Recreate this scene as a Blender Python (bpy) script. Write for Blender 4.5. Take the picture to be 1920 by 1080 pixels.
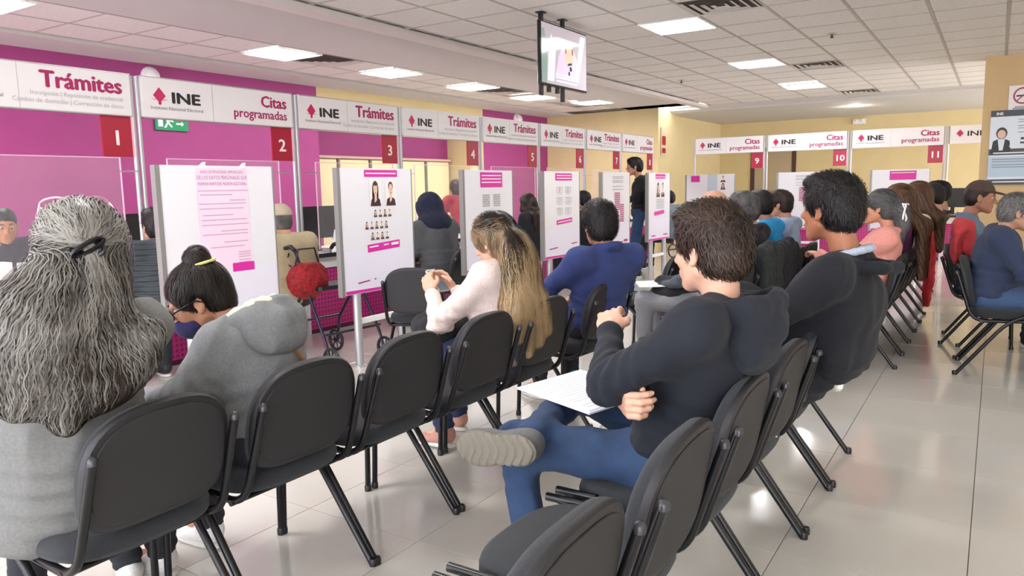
import bpy, math, random, time
import numpy as np
from mathutils import Matrix, Vector
T0 = time.time()
random.seed(7); RNG = np.random.RandomState(7)
SC = bpy.context.scene
PI = math.pi
for o in list(bpy.data.objects): bpy.data.objects.remove(o)

# ------------------------------------------------------------------ camera
F_PX, YAW, PITCH, ROLL, CAMH = 1405.3, 0.572978, 0.132784, -0.0191123, 1.35
def cam_basis():
    fw = Vector((-math.sin(YAW)*math.cos(PITCH), math.cos(YAW)*math.cos(PITCH), -math.sin(PITCH)))
    r = Vector((math.cos(YAW), math.sin(YAW), 0)); u = r.cross(fw)
    return r*math.cos(ROLL)+u*math.sin(ROLL), -r*math.sin(ROLL)+u*math.cos(ROLL), fw
_r, _u, _f = cam_basis()
cd = bpy.data.cameras.new('camera'); cam = bpy.data.objects.new('camera', cd); SC.collection.objects.link(cam)
cam.matrix_world = Matrix(((_r.x, _u.x, -_f.x, 0), (_r.y, _u.y, -_f.y, 0), (_r.z, _u.z, -_f.z, CAMH), (0, 0, 0, 1)))
cd.sensor_width = 36; cd.lens = F_PX/1920*36; cd.clip_start = 0.02; cd.clip_end = 100
SC.camera = cam
# ------------------------------------------------------------------ world / exposure
w = bpy.data.worlds.new('world'); SC.world = w; w.use_nodes = True
w.node_tree.nodes['Background'].inputs[0].default_value = (0.9, 0.93, 1, 1)
w.node_tree.nodes['Background'].inputs[1].default_value = 6.0   # daylight through the glazed front behind the camera
SC.view_settings.view_transform = 'Standard'; SC.view_settings.look = 'None'
SC.view_settings.exposure = 0.55; SC.view_settings.gamma = 1; SC.view_settings.use_curve_mapping = False
try:
    SC.cycles.use_denoising = True; SC.cycles.max_bounces = 8; SC.cycles.diffuse_bounces = 4
    SC.cycles.sample_clamp_indirect = 6
except Exception: pass
PANEL_E = 26.0        # emission of a ceiling light panel

# ------------------------------------------------------------------ materials
MATS = {}
def srgb(c):
    if isinstance(c, str):
        c = [int(c[i:i+2], 16)/255 for i in (0, 2, 4)]
    return tuple((x/12.92 if x <= .04045 else ((x+.055)/1.055)**2.4) for x in c)+(1,)
def mat(name, col, rough=.6, metal=0, noise=0, nscale=20, bump=0, bscale=200, emit=0, spec=None, coat=0, stretch=None, sheen=0, sss=0, alpha=1, trans=0):
    if name in MATS: return MATS[name]
    m = bpy.data.materials.new(name); m.use_nodes = True; nt = m.node_tree; b = nt.nodes['Principled BSDF']
    c = srgb(col)
    b.inputs['Base Color'].default_value = c; b.inputs['Roughness'].default_value = rough; b.inputs['Metallic'].default_value = metal
    if spec is not None: b.inputs['Specular IOR Level'].default_value = spec
    if coat: b.inputs['Coat Weight'].default_value = coat; b.inputs['Coat Roughness'].default_value = .06
    if sheen: b.inputs['Sheen Weight'].default_value = sheen; b.inputs['Sheen Roughness'].default_value = .5
    if sss: b.inputs['Subsurface Weight'].default_value = sss; b.inputs['Subsurface Radius'].default_value = (.012, .005, .003); b.inputs['Subsurface Scale'].default_value = 1
    if trans: b.inputs['Transmission Weight'].default_value = trans; b.inputs['IOR'].default_value = 1.45
    if alpha < 1: b.inputs['Alpha'].default_value = alpha
    if emit: b.inputs['Emission Color'].default_value = c; b.inputs['Emission Strength'].default_value = emit
    tc = nt.nodes.new('ShaderNodeTexCoord'); mp = nt.nodes.new('ShaderNodeMapping'); nt.links.new(tc.outputs['Object'], mp.inputs['Vector'])
    if stretch: mp.inputs['Scale'].default_value = stretch
    if noise:
        n = nt.nodes.new('ShaderNodeTexNoise'); n.inputs['Scale'].default_value = nscale; n.inputs['Detail'].default_value = 4
        nt.links.new(mp.outputs[0], n.inputs['Vector'])
        rp = nt.nodes.new('ShaderNodeMapRange'); rp.inputs[1].default_value = .3; rp.inputs[2].default_value = .7
        rp.inputs[3].default_value = 1-noise; rp.inputs[4].default_value = 1+noise
        nt.links.new(n.outputs['Fac'], rp.inputs[0])
        mx = nt.nodes.new('ShaderNodeVectorMath'); mx.operation = 'SCALE'; mx.inputs[0].default_value = c[:3]
        nt.links.new(rp.outputs[0], mx.inputs['Scale']); nt.links.new(mx.outputs[0], b.inputs['Base Color'])
    if bump:
        n = nt.nodes.new('ShaderNodeTexNoise'); n.inputs['Scale'].default_value = bscale; n.inputs['Detail'].default_value = 3
        nt.links.new(mp.outputs[0], n.inputs['Vector'])
        bp = nt.nodes.new('ShaderNodeBump'); bp.inputs['Strength'].default_value = bump; bp.inputs['Distance'].default_value = .002
        nt.links.new(n.outputs['Fac'], bp.inputs['Height']); nt.links.new(bp.outputs[0], b.inputs['Normal'])
    MATS[name] = m; return m
def cloth(name, col, noise=.12, bump=.5, rough=.9, sheen=.03): return mat(name, col, rough, noise=noise, nscale=120, bump=bump, bscale=500, sheen=sheen)
def hairmat(name, c1, c2, nscale=9, rough=.5):
    """strand colour varies from strand to strand (vertex attribute 'tone')"""
    if name in MATS: return MATS[name]
    m = mat(name, c1, rough); nt = m.node_tree; b = nt.nodes['Principled BSDF']; b.inputs['Specular IOR Level'].default_value = .3
    at = nt.nodes.new('ShaderNodeAttribute'); at.attribute_name = 'tone'
    n = nt.nodes.new('ShaderNodeTexNoise'); n.inputs['Scale'].default_value = nscale
    tc = nt.nodes.new('ShaderNodeTexCoord'); nt.links.new(tc.outputs['Object'], n.inputs['Vector'])
    ad = nt.nodes.new('ShaderNodeMath'); ad.operation = 'ADD'; nt.links.new(at.outputs['Fac'], ad.inputs[0]); nt.links.new(n.outputs['Fac'], ad.inputs[1])
    mr = nt.nodes.new('ShaderNodeMapRange'); mr.inputs[1].default_value = .45; mr.inputs[2].default_value = 1.35; nt.links.new(ad.outputs[0], mr.inputs[0])
    mx = nt.nodes.new('ShaderNodeMix'); mx.data_type = 'RGBA'; mx.inputs[6].default_value = srgb(c1); mx.inputs[7].default_value = srgb(c2)
    nt.links.new(mr.outputs[0], mx.inputs[0]); nt.links.new(mx.outputs[2], b.inputs['Base Color'])
    return m

M_white = mat('white_paint', 'e9e7e6', .5)
M_alu = mat('aluminium', 'b3b1b2', .35, .8)
M_alu2 = mat('satin_steel_post', 'b9b9bb', .42, .55)
M_black = mat('black_metal', '17171a', .28, .3)
M_blackp = mat('black_plastic', '1b1b1e', .4)
M_chairf = mat('chair_fabric', '25282d', .92, noise=.25, nscale=300, bump=.8, bscale=700, sheen=.1)
M_chairp = mat('chair_shell', '212023', .5, bump=.35, bscale=600)
M_cap = mat('tube_cap', '3a3a3e', .3, .2)
M_mag = mat('magenta_text', 'a3195b', .5)
M_pinkband = mat('magenta_band', 'd0269a', .45)
M_red = mat('plate_red', 'a31232', .35)
M_ink = mat('black_ink', '221c20', .5)
M_grayink = mat('grey_ink', 'a9a3a6', .6)
M_palepink = mat('pale_pink_print', 'efcfe2', .55)
M_lavender = mat('lavender_print', 'dcd9ea', .5)
M_paper = mat('paper', 'eef0f4', .6)

# ------------------------------------------------------------------ objects
def link(o): SC.collection.objects.link(o)
def tag(o, label=None, cat=None, group=None, kind=None):
    if label: o['label'] = label
    if cat: o['category'] = cat
    if group: o['group'] = group
    if kind: o['kind'] = kind
    return o
def empty(name, loc=(0, 0, 0), rz=0, label=None, cat=None, group=None, kind=None):
    o = bpy.data.objects.new(name, None); link(o); o.location = loc; o.rotation_euler = (0, 0, rz); o.empty_display_size = .1
    return tag(o, label, cat, group, kind)
class MB:
    def __init__(s): s.v = []; s.f = []; s.m = []; s.mi = 0
    def add(s, vs, fs, mi=None):
        n = len(s.v); s.v += [tuple(map(float, v)) for v in vs]; s.f += [tuple(i+n for i in f) for f in fs]; s.m += [s.mi if mi is None else mi]*len(fs); return s
    def box(s, a, b, mi=None, bev=0):
        x0, y0, z0 = a; x1, y1, z1 = b
        if bev:
            return s.prism([(x0+bev, y0), (x1-bev, y0), (x1, y0+bev), (x1, y1-bev), (x1-bev, y1), (x0+bev, y1), (x0, y1-bev), (x0, y0+bev)], z0, z1, mi)
        vs = [(x0, y0, z0), (x1, y0, z0), (x1, y1, z0), (x0, y1, z0), (x0, y0, z1), (x1, y0, z1), (x1, y1, z1), (x0, y1, z1)]
        return s.add(vs, [(0, 3, 2, 1), (4, 5, 6, 7), (0, 1, 5, 4), (1, 2, 6, 5), (2, 3, 7, 6), (3, 0, 4, 7)], mi)
    def prism(s, poly, z0, z1, mi=None, T=None):
        n = len(poly); vs = [(x, y, z0) for x, y in poly]+[(x, y, z1) for x, y in poly]
        if T: vs = [T(*v) for v in vs]
        fs = [tuple(range(n))[::-1], tuple(range(n, 2*n))]+[(i, (i+1) % n, n+(i+1) % n, n+i) for i in range(n)]
        return s.add(vs, fs, mi)
    def tube(s, pts, r, n=8, mi=None, cap=True, closed=False):
        P = [np.array(p, float) for p in pts]; R = r if isinstance(r, (list, tuple, np.ndarray)) else [r]*len(P)
        vs = []; ref = None; N = len(P)
        for i, p in enumerate(P):
            if closed: t = P[(i+1) % N]-P[i-1]
            else: t = P[min(i+1, N-1)]-P[max(i-1, 0)]
            t = t/(np.linalg.norm(t)+1e-12)
            if ref is None:
                ref = np.cross(t, (0, 0, 1)) if abs(t[2]) < .9 else np.cross(t, (1, 0, 0))
            a = ref-t*(ref@t); a /= np.linalg.norm(a)+1e-12; b = np.cross(t, a); ref = a
            for k in range(n):
                g = 2*PI*k/n; vs.append(p+R[i]*(math.cos(g)*a+math.sin(g)*b))
        fs = []
        for i in range(N if closed else N-1):
            j = (i+1) % N
            for k in range(n):
                l = (k+1) % n; fs.append((i*n+k, i*n+l, j*n+l, j*n+k))
        if cap and not closed: fs += [tuple(range(n))[::-1], tuple((N-1)*n+k for k in range(n))]
        return s.add(vs, fs, mi)
    def lathe(s, prof, c=(0, 0, 0), n=20, mi=None, axis='z'):
        vs = []
        for r, h in prof:
            for k in range(n):
                g = 2*PI*k/n; p = (r*math.cos(g), r*math.sin(g), h)
                if axis == 'x': p = (p[2], p[0], p[1])
                if axis == 'y': p = (p[1], p[2], p[0])
                vs.append((p[0]+c[0], p[1]+c[1], p[2]+c[2]))
        m = len(prof); fs = [(i*n+k, i*n+(k+1) % n, (i+1)*n+(k+1) % n, (i+1)*n+k) for i in range(m-1) for k in range(n)]
        fs += [tuple(range(n))[::-1], tuple((m-1)*n+k for k in range(n))]
        return s.add(vs, fs, mi)
    def build(s, name, mats, parent=None, smooth=None, label=None, loc=None):
        me = bpy.data.meshes.new(name); me.from_pydata(s.v, [], s.f)
        ms = mats if isinstance(mats, (list, tuple)) else [mats]
        for m in ms: me.materials.append(m)
        if len(ms) > 1: me.polygons.foreach_set('material_index', s.m)
        return fin(name, me, parent, smooth, label, loc)
def fin(name, me, parent=None, smooth=None, label=None, loc=None):
    o = bpy.data.objects.new(name, me); link(o)
    if parent: o.parent = parent
    if smooth is not None:
        me.polygons.foreach_set('use_smooth', [True]*len(me.polygons))
        if smooth < 3:
            try: me.set_sharp_from_angle(angle=smooth)
            except Exception: pass
    if label: o['label'] = label
    if loc: o.location = loc
    me.update(); return o
def instance(src, parent=None, loc=None, name=None):
    o = src.copy(); link(o); o.parent = parent
    if name: o.name = name
    if loc is not None: o.location = loc
    return o
def copy_tree(o, parent=None):
    c = o.copy(); link(c); c.parent = parent
    for ch in o.children: copy_tree(ch, c)
    return c
_txt = {}
def text_geo(s, size, bold=0, sx=1, align='LEFT'):
    key = (s, size, bold, sx, align)
    if key in _txt: return _txt[key]
    cu = bpy.data.curves.new('t', 'FONT'); cu.body = s; cu.size = size; cu.offset = bold; cu.resolution_u = 2; cu.align_x = align
    ob = bpy.data.objects.new('t', cu); link(ob)
    dg = bpy.context.evaluated_depsgraph_get(); me = ob.evaluated_get(dg).to_mesh()
    vs = [(v.co.x*sx, v.co.y) for v in me.vertices]; fs = [tuple(p.vertices) for p in me.polygons]
    ob.evaluated_get(dg).to_mesh_clear(); bpy.data.objects.remove(ob); bpy.data.curves.remove(cu)
    _txt[key] = (vs, fs); return _txt[key]
def put_text(mb, s, x, z, size, plane, bold=0, sx=1, align='LEFT', mi=None):
    """plane(u, v) -> 3D point; text drawn flat in (u, v)"""
    vs, fs = text_geo(s, size, 0, sx, align)
    o_ = np.array(plane(0, 0), float); nn = np.cross(np.array(plane(1, 0))-o_, np.array(plane(0, 1))-o_)
    for k, (dx, dz) in enumerate([(0, 0)] if bold < .001 else [(-bold, 0), (bold, 0), (0, bold*.6), (0, -bold*.6)]): mb.add([np.array(plane(x+a+dx, z+b+dz))+nn*.00025*k for a, b in vs], fs, mi)

# ================================================================== SDF body modeller
def Rz(a): c, s = math.cos(a), math.sin(a); return np.array([[c, -s, 0], [s, c, 0], [0, 0, 1]])
def Ry(a): c, s = math.cos(a), math.sin(a); return np.array([[c, 0, s], [0, 1, 0], [-s, 0, c]])
def Rx(a): c, s = math.cos(a), math.sin(a); return np.array([[1, 0, 0], [0, c, -s], [0, s, c]])
A = lambda *p: np.array(p, float)
class Grid:
    def __init__(s): s.p = []
    def cone(s, a, b, r1, r2=None, k=.02, op='+', flat=None):
        a, b = np.array(a, float), np.array(b, float); r2 = r1 if r2 is None else r2
        s.p.append(('c', a, b, r1, r2, k, op, flat)); return s
    def ell(s, c, r, R=None, k=.02, op='+'):
        s.p.append(('e', np.array(c, float), np.array(r, float), np.eye(3) if R is None else R, None, k, op, None)); return s
    def path(s, pts, r, k=.02, op='+'):
        r = r if isinstance(r, (list, tuple)) else [r]*len(pts)
        for i in range(len(pts)-1): s.cone(pts[i], pts[i+1], r[i], r[i+1], k, op)
        return s
    def half(s, c, n, k=.01):      # cut away the side n points to
        s.p.append(('h', np.array(c, float), np.array(n, float)/np.linalg.norm(n), None, None, k, '-', None)); return s
    def bounds(s):
        lo = np.full(3, 1e9); hi = -lo
        for t in s.p:
            if t[6] != '+': continue
            if t[0] == 'c':
                r = max(t[3], t[4])+.01; lo = np.minimum(lo, np.minimum(t[1], t[2])-r); hi = np.maximum(hi, np.maximum(t[1], t[2])+r)
            elif t[0] == 'e':
                e = np.sqrt(((t[3]*t[2])**2).sum(1))+.01; lo = np.minimum(lo, t[1]-e); hi = np.maximum(hi, t[1]+e)
        return lo, hi
    def eval(s, h):
        lo, hi = s.bounds(); lo = lo-3*h; n = np.ceil((hi+3*h-lo)/h).astype(int)+1
        F = np.full(tuple(n), .12, np.float32)
        ax = [lo[i]+h*np.arange(n[i]) for i in range(3)]
        for (ty, a, b, r1, r2, k, op, flat) in s.p:
            if ty == 'c': r = max(r1, r2); l = np.minimum(a, b)-r; u = np.maximum(a, b)+r
            elif ty == 'e': e = np.sqrt(((r1*b)**2).sum(1)); l = a-e; u = a+e
            else: l = lo; u = hi
            mg = k+2.5*h+.012
            i0 = np.clip(np.floor((l-mg-lo)/h).astype(int), 0, n-1); i1 = np.clip(np.ceil((u+mg-lo)/h).astype(int)+1, 1, n)
            if (i1 <= i0).any(): continue
            sl = tuple(slice(i0[i], i1[i]) for i in range(3))
            X = ax[0][sl[0]][:, None, None]; Y = ax[1][sl[1]][None, :, None]; Z = ax[2][sl[2]][None, None, :]
            if ty == 'c':
                d = b-a; L = max(d@d, 1e-9)
                t = np.clip(((X-a[0])*d[0]+(Y-a[1])*d[1]+(Z-a[2])*d[2])/L, 0, 1)
                qx, qy, qz = X-a[0]-t*d[0], Y-a[1]-t*d[1], Z-a[2]-t*d[2]
                if flat is not None:
                    nv, fs = flat; dn = qx*nv[0]+qy*nv[1]+qz*nv[2]
                    D = np.sqrt(np.maximum(qx*qx+qy*qy+qz*qz-dn*dn+(dn*fs)**2, 0))-(r1+(r2-r1)*t)
                else: D = np.sqrt(qx*qx+qy*qy+qz*qz)-(r1+(r2-r1)*t)
            elif ty == 'e':
                R = r1; x, y, z = X-a[0], Y-a[1], Z-a[2]
                q = [(R[0, i]*x+R[1, i]*y+R[2, i]*z)/b[i] for i in range(3)]
                k0 = np.sqrt(q[0]**2+q[1]**2+q[2]**2); k1 = np.sqrt((q[0]/b[0])**2+(q[1]/b[1])**2+(q[2]/b[2])**2)+1e-9
                D = k0*(k0-1)/k1
            else:
                D = (X-a[0])*b[0]+(Y-a[1])*b[1]+(Z-a[2])*b[2]; D = -D+0*F[sl]
            G = F[sl]
            if op == '+':
                hh = np.maximum(k-np.abs(G-D), 0)/k; F[sl] = np.minimum(G, D)-hh*hh*k*.25
            elif op == '-':
                hh = np.maximum(k-np.abs(G+D), 0)/k; F[sl] = np.maximum(G, -D)+hh*hh*k*.25
        s.F, s.lo, s.h = F, lo, h; return s
    def sample(s, P):
        q = (P-s.lo)/s.h; n = np.array(s.F.shape); q = np.clip(q, 0, n-1.001); i = q.astype(int); f = q-i; out = 0
        for dx in (0, 1):
            for dy in (0, 1):
                for dz in (0, 1):
                    wgt = (f[:, 0] if dx else 1-f[:, 0])*(f[:, 1] if dy else 1-f[:, 1])*(f[:, 2] if dz else 1-f[:, 2])
                    out = out+wgt*s.F[i[:, 0]+dx, i[:, 1]+dy, i[:, 2]+dz]
        return out
    def grad(s, P):
        e = s.h; g = np.stack([s.sample(P+e*d)-s.sample(P-e*d) for d in np.eye(3)], 1)
        return g/(np.linalg.norm(g, axis=1, keepdims=True)+1e-9)
    def mesh(s):
        F = s.F; F[0], F[-1] = .1, .1; F[:, 0], F[:, -1] = .1, .1; F[:, :, 0], F[:, :, -1] = .1, .1
        S = F < 0; n = F.shape; cnt = np.zeros((n[0]-1, n[1]-1, n[2]-1), np.int8)
        sl = lambda d, m: slice(1, m) if d else slice(0, m-1)
        for dx in (0, 1):
            for dy in (0, 1):
                for dz in (0, 1): cnt += S[sl(dx, n[0]), sl(dy, n[1]), sl(dz, n[2])]
        act = (cnt > 0) & (cnt < 8); I = np.argwhere(act); idx = np.full(act.shape, -1, np.int32); idx[act] = np.arange(len(I))
        acc = np.zeros((len(I), 3)); c = np.zeros(len(I))
        co = [(0, 0, 0), (1, 0, 0), (0, 1, 0), (1, 1, 0), (0, 0, 1), (1, 0, 1), (0, 1, 1), (1, 1, 1)]
        val = [F[I[:, 0]+a, I[:, 1]+b, I[:, 2]+d] for a, b, d in co]
        for a in range(8):
            for ax in (1, 2, 4):
                if a & ax: continue
                b = a | ax; va, vb = val[a], val[b]; m = (va < 0) != (vb < 0); t = np.where(m, va/np.where(m, va-vb, 1), 0)
                pa, pb = np.array(co[a], float), np.array(co[b], float); acc += np.where(m[:, None], pa+(pb-pa)*t[:, None], 0); c += m
        V = s.lo+s.h*(I+acc/np.maximum(c, 1)[:, None])
        Q = []
        for ax in range(3):
            a1, a2 = (ax+1) % 3, (ax+2) % 3
            lo_ = [slice(None)]*3; hi_ = [slice(None)]*3; lo_[ax] = slice(0, -1); hi_[ax] = slice(1, None)
            ch = S[tuple(lo_)] != S[tuple(hi_)]; E = np.argwhere(ch); ins = S[tuple(lo_)][ch]
            ok = (E[:, a1] > 0) & (E[:, a2] > 0) & (E[:, a1] < n[a1]-1) & (E[:, a2] < n[a2]-1); E = E[ok]; ins = ins[ok]
            def g(o1, o2):
                e = E.copy(); e[:, a1] -= o1; e[:, a2] -= o2; return idx[e[:, 0], e[:, 1], e[:, 2]]
            q = np.stack([g(1, 1), g(0, 1), g(0, 0), g(1, 0)], 1); q[~ins] = q[~ins][:, ::-1]; Q.append(q)
        return V, np.concatenate(Q)
def wob(P, sc, seed, n=5):
    r = np.random.RandomState(seed); o = 0
    for i in range(n):
        k = r.normal(size=3); k /= np.linalg.norm(k); f = sc*r.uniform(.6, 1.6); o = o+np.sin(P@k*f+r.uniform(0, 6)+1.3*np.sin(P@np.roll(k, 1)*f*.7+r.uniform(0, 6)))
    return o/n
def mesh_np(name, parts, parent, attrs=None, label=None):
    """parts: list of (V, quads/tris array, material)"""
    Vs, Fs, ms, mi = [], [], [], []; n = 0
    for V, Q, m in parts:
        Vs.append(V); Fs.append(Q+n); n += len(V)
        if m not in ms: ms.append(m)
        mi.append(np.full(len(Q), ms.index(m), np.int32))
    V = np.concatenate(Vs)
    me = bpy.data.meshes.new(name); me.vertices.add(len(V)); me.vertices.foreach_set('co', V.astype(np.float32).ravel())
    tot = sum(q.size for q in Fs); me.loops.add(tot); me.loops.foreach_set('vertex_index', np.concatenate([q.ravel() for q in Fs]).astype(np.int32))
    ct = np.concatenate([np.full(len(q), q.shape[1], np.int32) for q in Fs]); me.polygons.add(len(ct))
    me.polygons.foreach_set('loop_start', np.concatenate([[0], np.cumsum(ct)[:-1]]).astype(np.int32)); me.polygons.foreach_set('loop_total', ct)
    for m in ms: me.materials.append(m)
    me.polygons.foreach_set('material_index', np.concatenate(mi)); me.polygons.foreach_set('use_smooth', np.ones(len(ct), bool))
    if attrs is not None:
        at = me.attributes.new('tone', 'FLOAT', 'POINT'); at.data.foreach_set('value', attrs.astype(np.float32))
    me.update(calc_edges=True); me.validate()
    o = bpy.data.objects.new(name, me); link(o); o.parent = parent
    if label: o['label'] = label
    return o
def sdf_part(name, G, h, m, parent, fold=0, fs=40, seed=1, relax=1, label=None, dfun=None):
    G.eval(h); V, Q = G.mesh()
    if fold or dfun is not None:
        N = G.grad(V); d = fold*.8*wob(V*A(1, 1, 1.4), fs*.8, seed)+fold*1.5*(.32-np.abs(wob(V*A(1, 1, .8), fs*1.1, seed+9, 3))) if fold else 0
        if dfun is not None: d = d+dfun(V)
        V = V+N*(d[:, None] if isinstance(d, np.ndarray) else d)
    return mesh_np(name, [(V, Q, m)], parent, label=label)
def uvsphere(c, r, n=14, m=10, R=None):
    V = []; 
    for i in range(m+1):
        for j in range(n):
            a, b = PI*i/m, 2*PI*j/n; V.append((math.cos(a), math.sin(a)*math.cos(b), math.sin(a)*math.sin(b)))
    V = np.array(V)*r
    if R is not None: V = V@R.T
    V = V+np.array(c); Q = [(i*n+j, i*n+(j+1) % n, (i+1)*n+(j+1) % n, (i+1)*n+j) for i in range(m) for j in range(n)]
    return V, np.array(Q)[:, ::-1]
def ribbons(P, N, wd, tone):
    """P: (S,K,3) strand points, N: (S,K,3) surface normals -> flat tapering strips"""
    S, K, _ = P.shape; T = np.gradient(P, axis=1); T /= np.linalg.norm(T, axis=2, keepdims=True)+1e-9
    B = np.cross(T, N); B /= np.linalg.norm(B, axis=2, keepdims=True)+1e-9
    tp = np.sin(np.linspace(.25, PI*.97, K))**.6*wd
    L = P-B*tp[None, :, None]*.5; R = P+B*tp[None, :, None]*.5
    V = np.stack([L, R], 2).reshape(-1, 3); i = (np.arange(S)[:, None]*K+np.arange(K-1)[None])*2; i = i.ravel()
    return V, np.stack([i, i+1, i+3, i+2], 1), np.repeat(tone, K*2)
def strands(G, n, steps, step, dirf, wd, lift=.004, seed=3, rootf=None, tonef=None, wav=0., wl=.07, spread=.5, rise=0., flow=0.):
    """hair strands traced over the surface of the volume G following dirf(P)"""
    r = np.random.RandomState(seed); V, Q = G.mesh()
    if rootf is not None: V = V[rootf(V)]
    P = V[r.randint(0, len(V), n)]+r.normal(size=(n, 3))*.003
    ph = r.uniform(0, 6.28, n); lf = lift*r.uniform(.1, 1.6, n); jit = r.normal(size=(n, 3))*.16*spread
    out = []; Ns = []
    for k in range(steps):
        g = G.grad(P); d = dirf(P)+jit
        if flow: d = d+flow*np.stack([wob(P, 30, 11), wob(P, 26, 12), .3*wob(P, 30, 13)], 1)
        d = d-g*(d*g).sum(1, keepdims=True); d /= np.linalg.norm(d, axis=1, keepdims=True)+1e-9
        sd = np.cross(d, g); Pw = P+sd*(wav*np.sin(ph+k*step/wl*6.28))[:, None]
        out.append(Pw); Ns.append(g)
        P = P+d*step; P = P-G.grad(P)*((G.sample(P)-lf*(1+rise*k))*.7)[:, None]
    tone = r.uniform(0, 1, n) if tonef is None else tonef(out[0], r)
    return ribbons(np.stack(out, 1), np.stack(Ns, 1), wd, tone)

# ------------------------------------------------------------------ skin, head, hands
def skinmat(name, col): return mat('skin_'+name, col, .5, noise=.06, nscale=40, bump=.15, bscale=300, sss=.06)
M_eye = mat('eye_white', 'c9bfb8', .35); M_iris = mat('iris', '2a1a12', .15); M_lip = mat('lips', 'a5605a', .45)
def head_sdf(G, c, R, fem=False, s=1.0):
    q = lambda *p: c+R@(A(*p)*s)
    e = lambda p, r, k=.02, op='+', RR=None: G.ell(q(*p), A(*r)*s, R if RR is None else R@RR, k, op)
    e((-.012, 0, .03), (.098, .076, .09)); e((.035, 0, -.03), (.058, .058, .082), .03)
    jw = .050 if fem else .056
    for sy in (1, -1): G.cone(q(.0, sy*jw, -.055), q(.066, sy*.014, -.098), .018*s, .014*s, .03)
    e((.072, 0, -.098), (.02, .022, .017), .02)
    e((.06, .034, -.022), (.026, .022, .024), .02); e((.06, -.034, -.022), (.026, .022, .024), .02)
    for sy in (1, -1): e((.088, sy*.031, .006), (.02, .019, .012), .012, '-')
    G.cone(q(.08, .04, .028), q(.088, .012, .026), .010*s, .010*s, .015); G.cone(q(.08, -.04, .028), q(.088, -.012, .026), .010*s, .010*s, .015)
    G.cone(q(.088, 0, .012), q(.112, 0, -.028), .008*s, .0115*s, .012)
    for sy in (1, -1): e((.1, sy*.012, -.033), (.011, .008, .008), .008)
    G.cone(q(.087, -.016, -.06), q(.087, .016, -.06), .0085*s, .0085*s, .012); G.cone(q(.085, -.014, -.071), q(.085, .014, -.071), .0085*s, .0085*s, .012)
    for sy in (1, -1):
        Re = Rz(-sy*.35)
        e((-.004, sy*.079, -.008), (.019, .008, .031), .008, '+', Re); e((.0, sy*.089, -.004), (.0105, .008, .019), .006, '-', Re)
        e((.004, sy*.08, -.034), (.008, .007, .01), .006)
def head_bits(c, R, s=1.0):
    out = []
    for sy in (1, -1):
        p = c+R@(A(.0765, sy*.031, .005)*s); out.append((*uvsphere(p, .0125*s, R=R), M_eye)); out.append((*uvsphere(p+R@A(.0053*s, 0, -.001), .0084*s, R=R), M_iris))
    G = Grid(); q = lambda *p: c+R@(A(*p)*s)
    G.cone(q(.0935, -.017, -.061), q(.0935, .017, -.061), .0048*s, .0048*s, .004); G.cone(q(.092, -.014, -.0705), q(.092, .014, -.0705), .0052*s, .0052*s, .004)
    G.eval(.0035); V, Q = G.mesh(); out.append((V, Q, M_lip)); return out
def brow_bits(c, R, m, s=1.0):
    G = Grid(); q = lambda *p: c+R@(A(*p)*s)
    for sy in (1, -1): G.path([q(.094, sy*.012, .03), q(.092, sy*.03, .036), q(.08, sy*.048, .03)], [.0035, .004, .002], .003)
    G.eval(.0035); V, Q = G.mesh(); return (V, Q, m)
def hand_sdf(w, d, nrm, curl=.5, side=1, s=1.0, spread=.06, G=None, thumb=None):
    """w wrist, d direction of the palm, nrm back-of-hand normal; side=+1 thumb toward cross(nrm,d)"""
    G = G or Grid(); d = d/np.linalg.norm(d); nrm = nrm-d*(nrm@d); nrm = nrm/np.linalg.norm(nrm); sd = np.cross(nrm, d)*side
    R = np.stack([d, sd, nrm], 1); q = lambda a, b, c: w+R@(A(a, b, c)*s)
    G.cone(w-d*.05*s, w+d*.02*s, .026*s, .026*s, .01, flat=(nrm, 1.25))
    G.ell(q(.05, 0, 0), A(.052, .041, .015)*s, R, .012)
    for i, (y, L) in enumerate(((.029, .072), (.0105, .08), (-.0085, .074), (-.0265, .058))):
        p = q(.088, y, .001); a = spread*(1.5-i)*1.0; cu = curl*(.8+.08*i); pts = [q(.05, y*.8, 0), p]; rr = [.0085*s, .0098*s]; ang = 0
        for j, f in enumerate((.45, .31, .24)):
            ang += cu*(1.0, 1.15, .8)[j]; v = A(math.cos(ang)*math.cos(a), math.sin(a)*math.cos(ang), -math.sin(ang))*L*f
            p = p+R@(v*s); pts.append(p); rr.append((.0092-.0009*j)*s)
        G.path(pts, rr, .004)
    th = thumb if thumb is not None else curl*.5
    G.path([q(.018, .024, -.004), q(.045, .047, -.012-.01*th), q(.07, .052-.012*th, -.02-.02*th), q(.09, .05-.03*th, -.026-.03*th)], [.014*s, .012*s, .0098*s, .0085*s], .008)
    return G
M_specs = mat('spectacle_frame', '14141c', .3)
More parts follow.
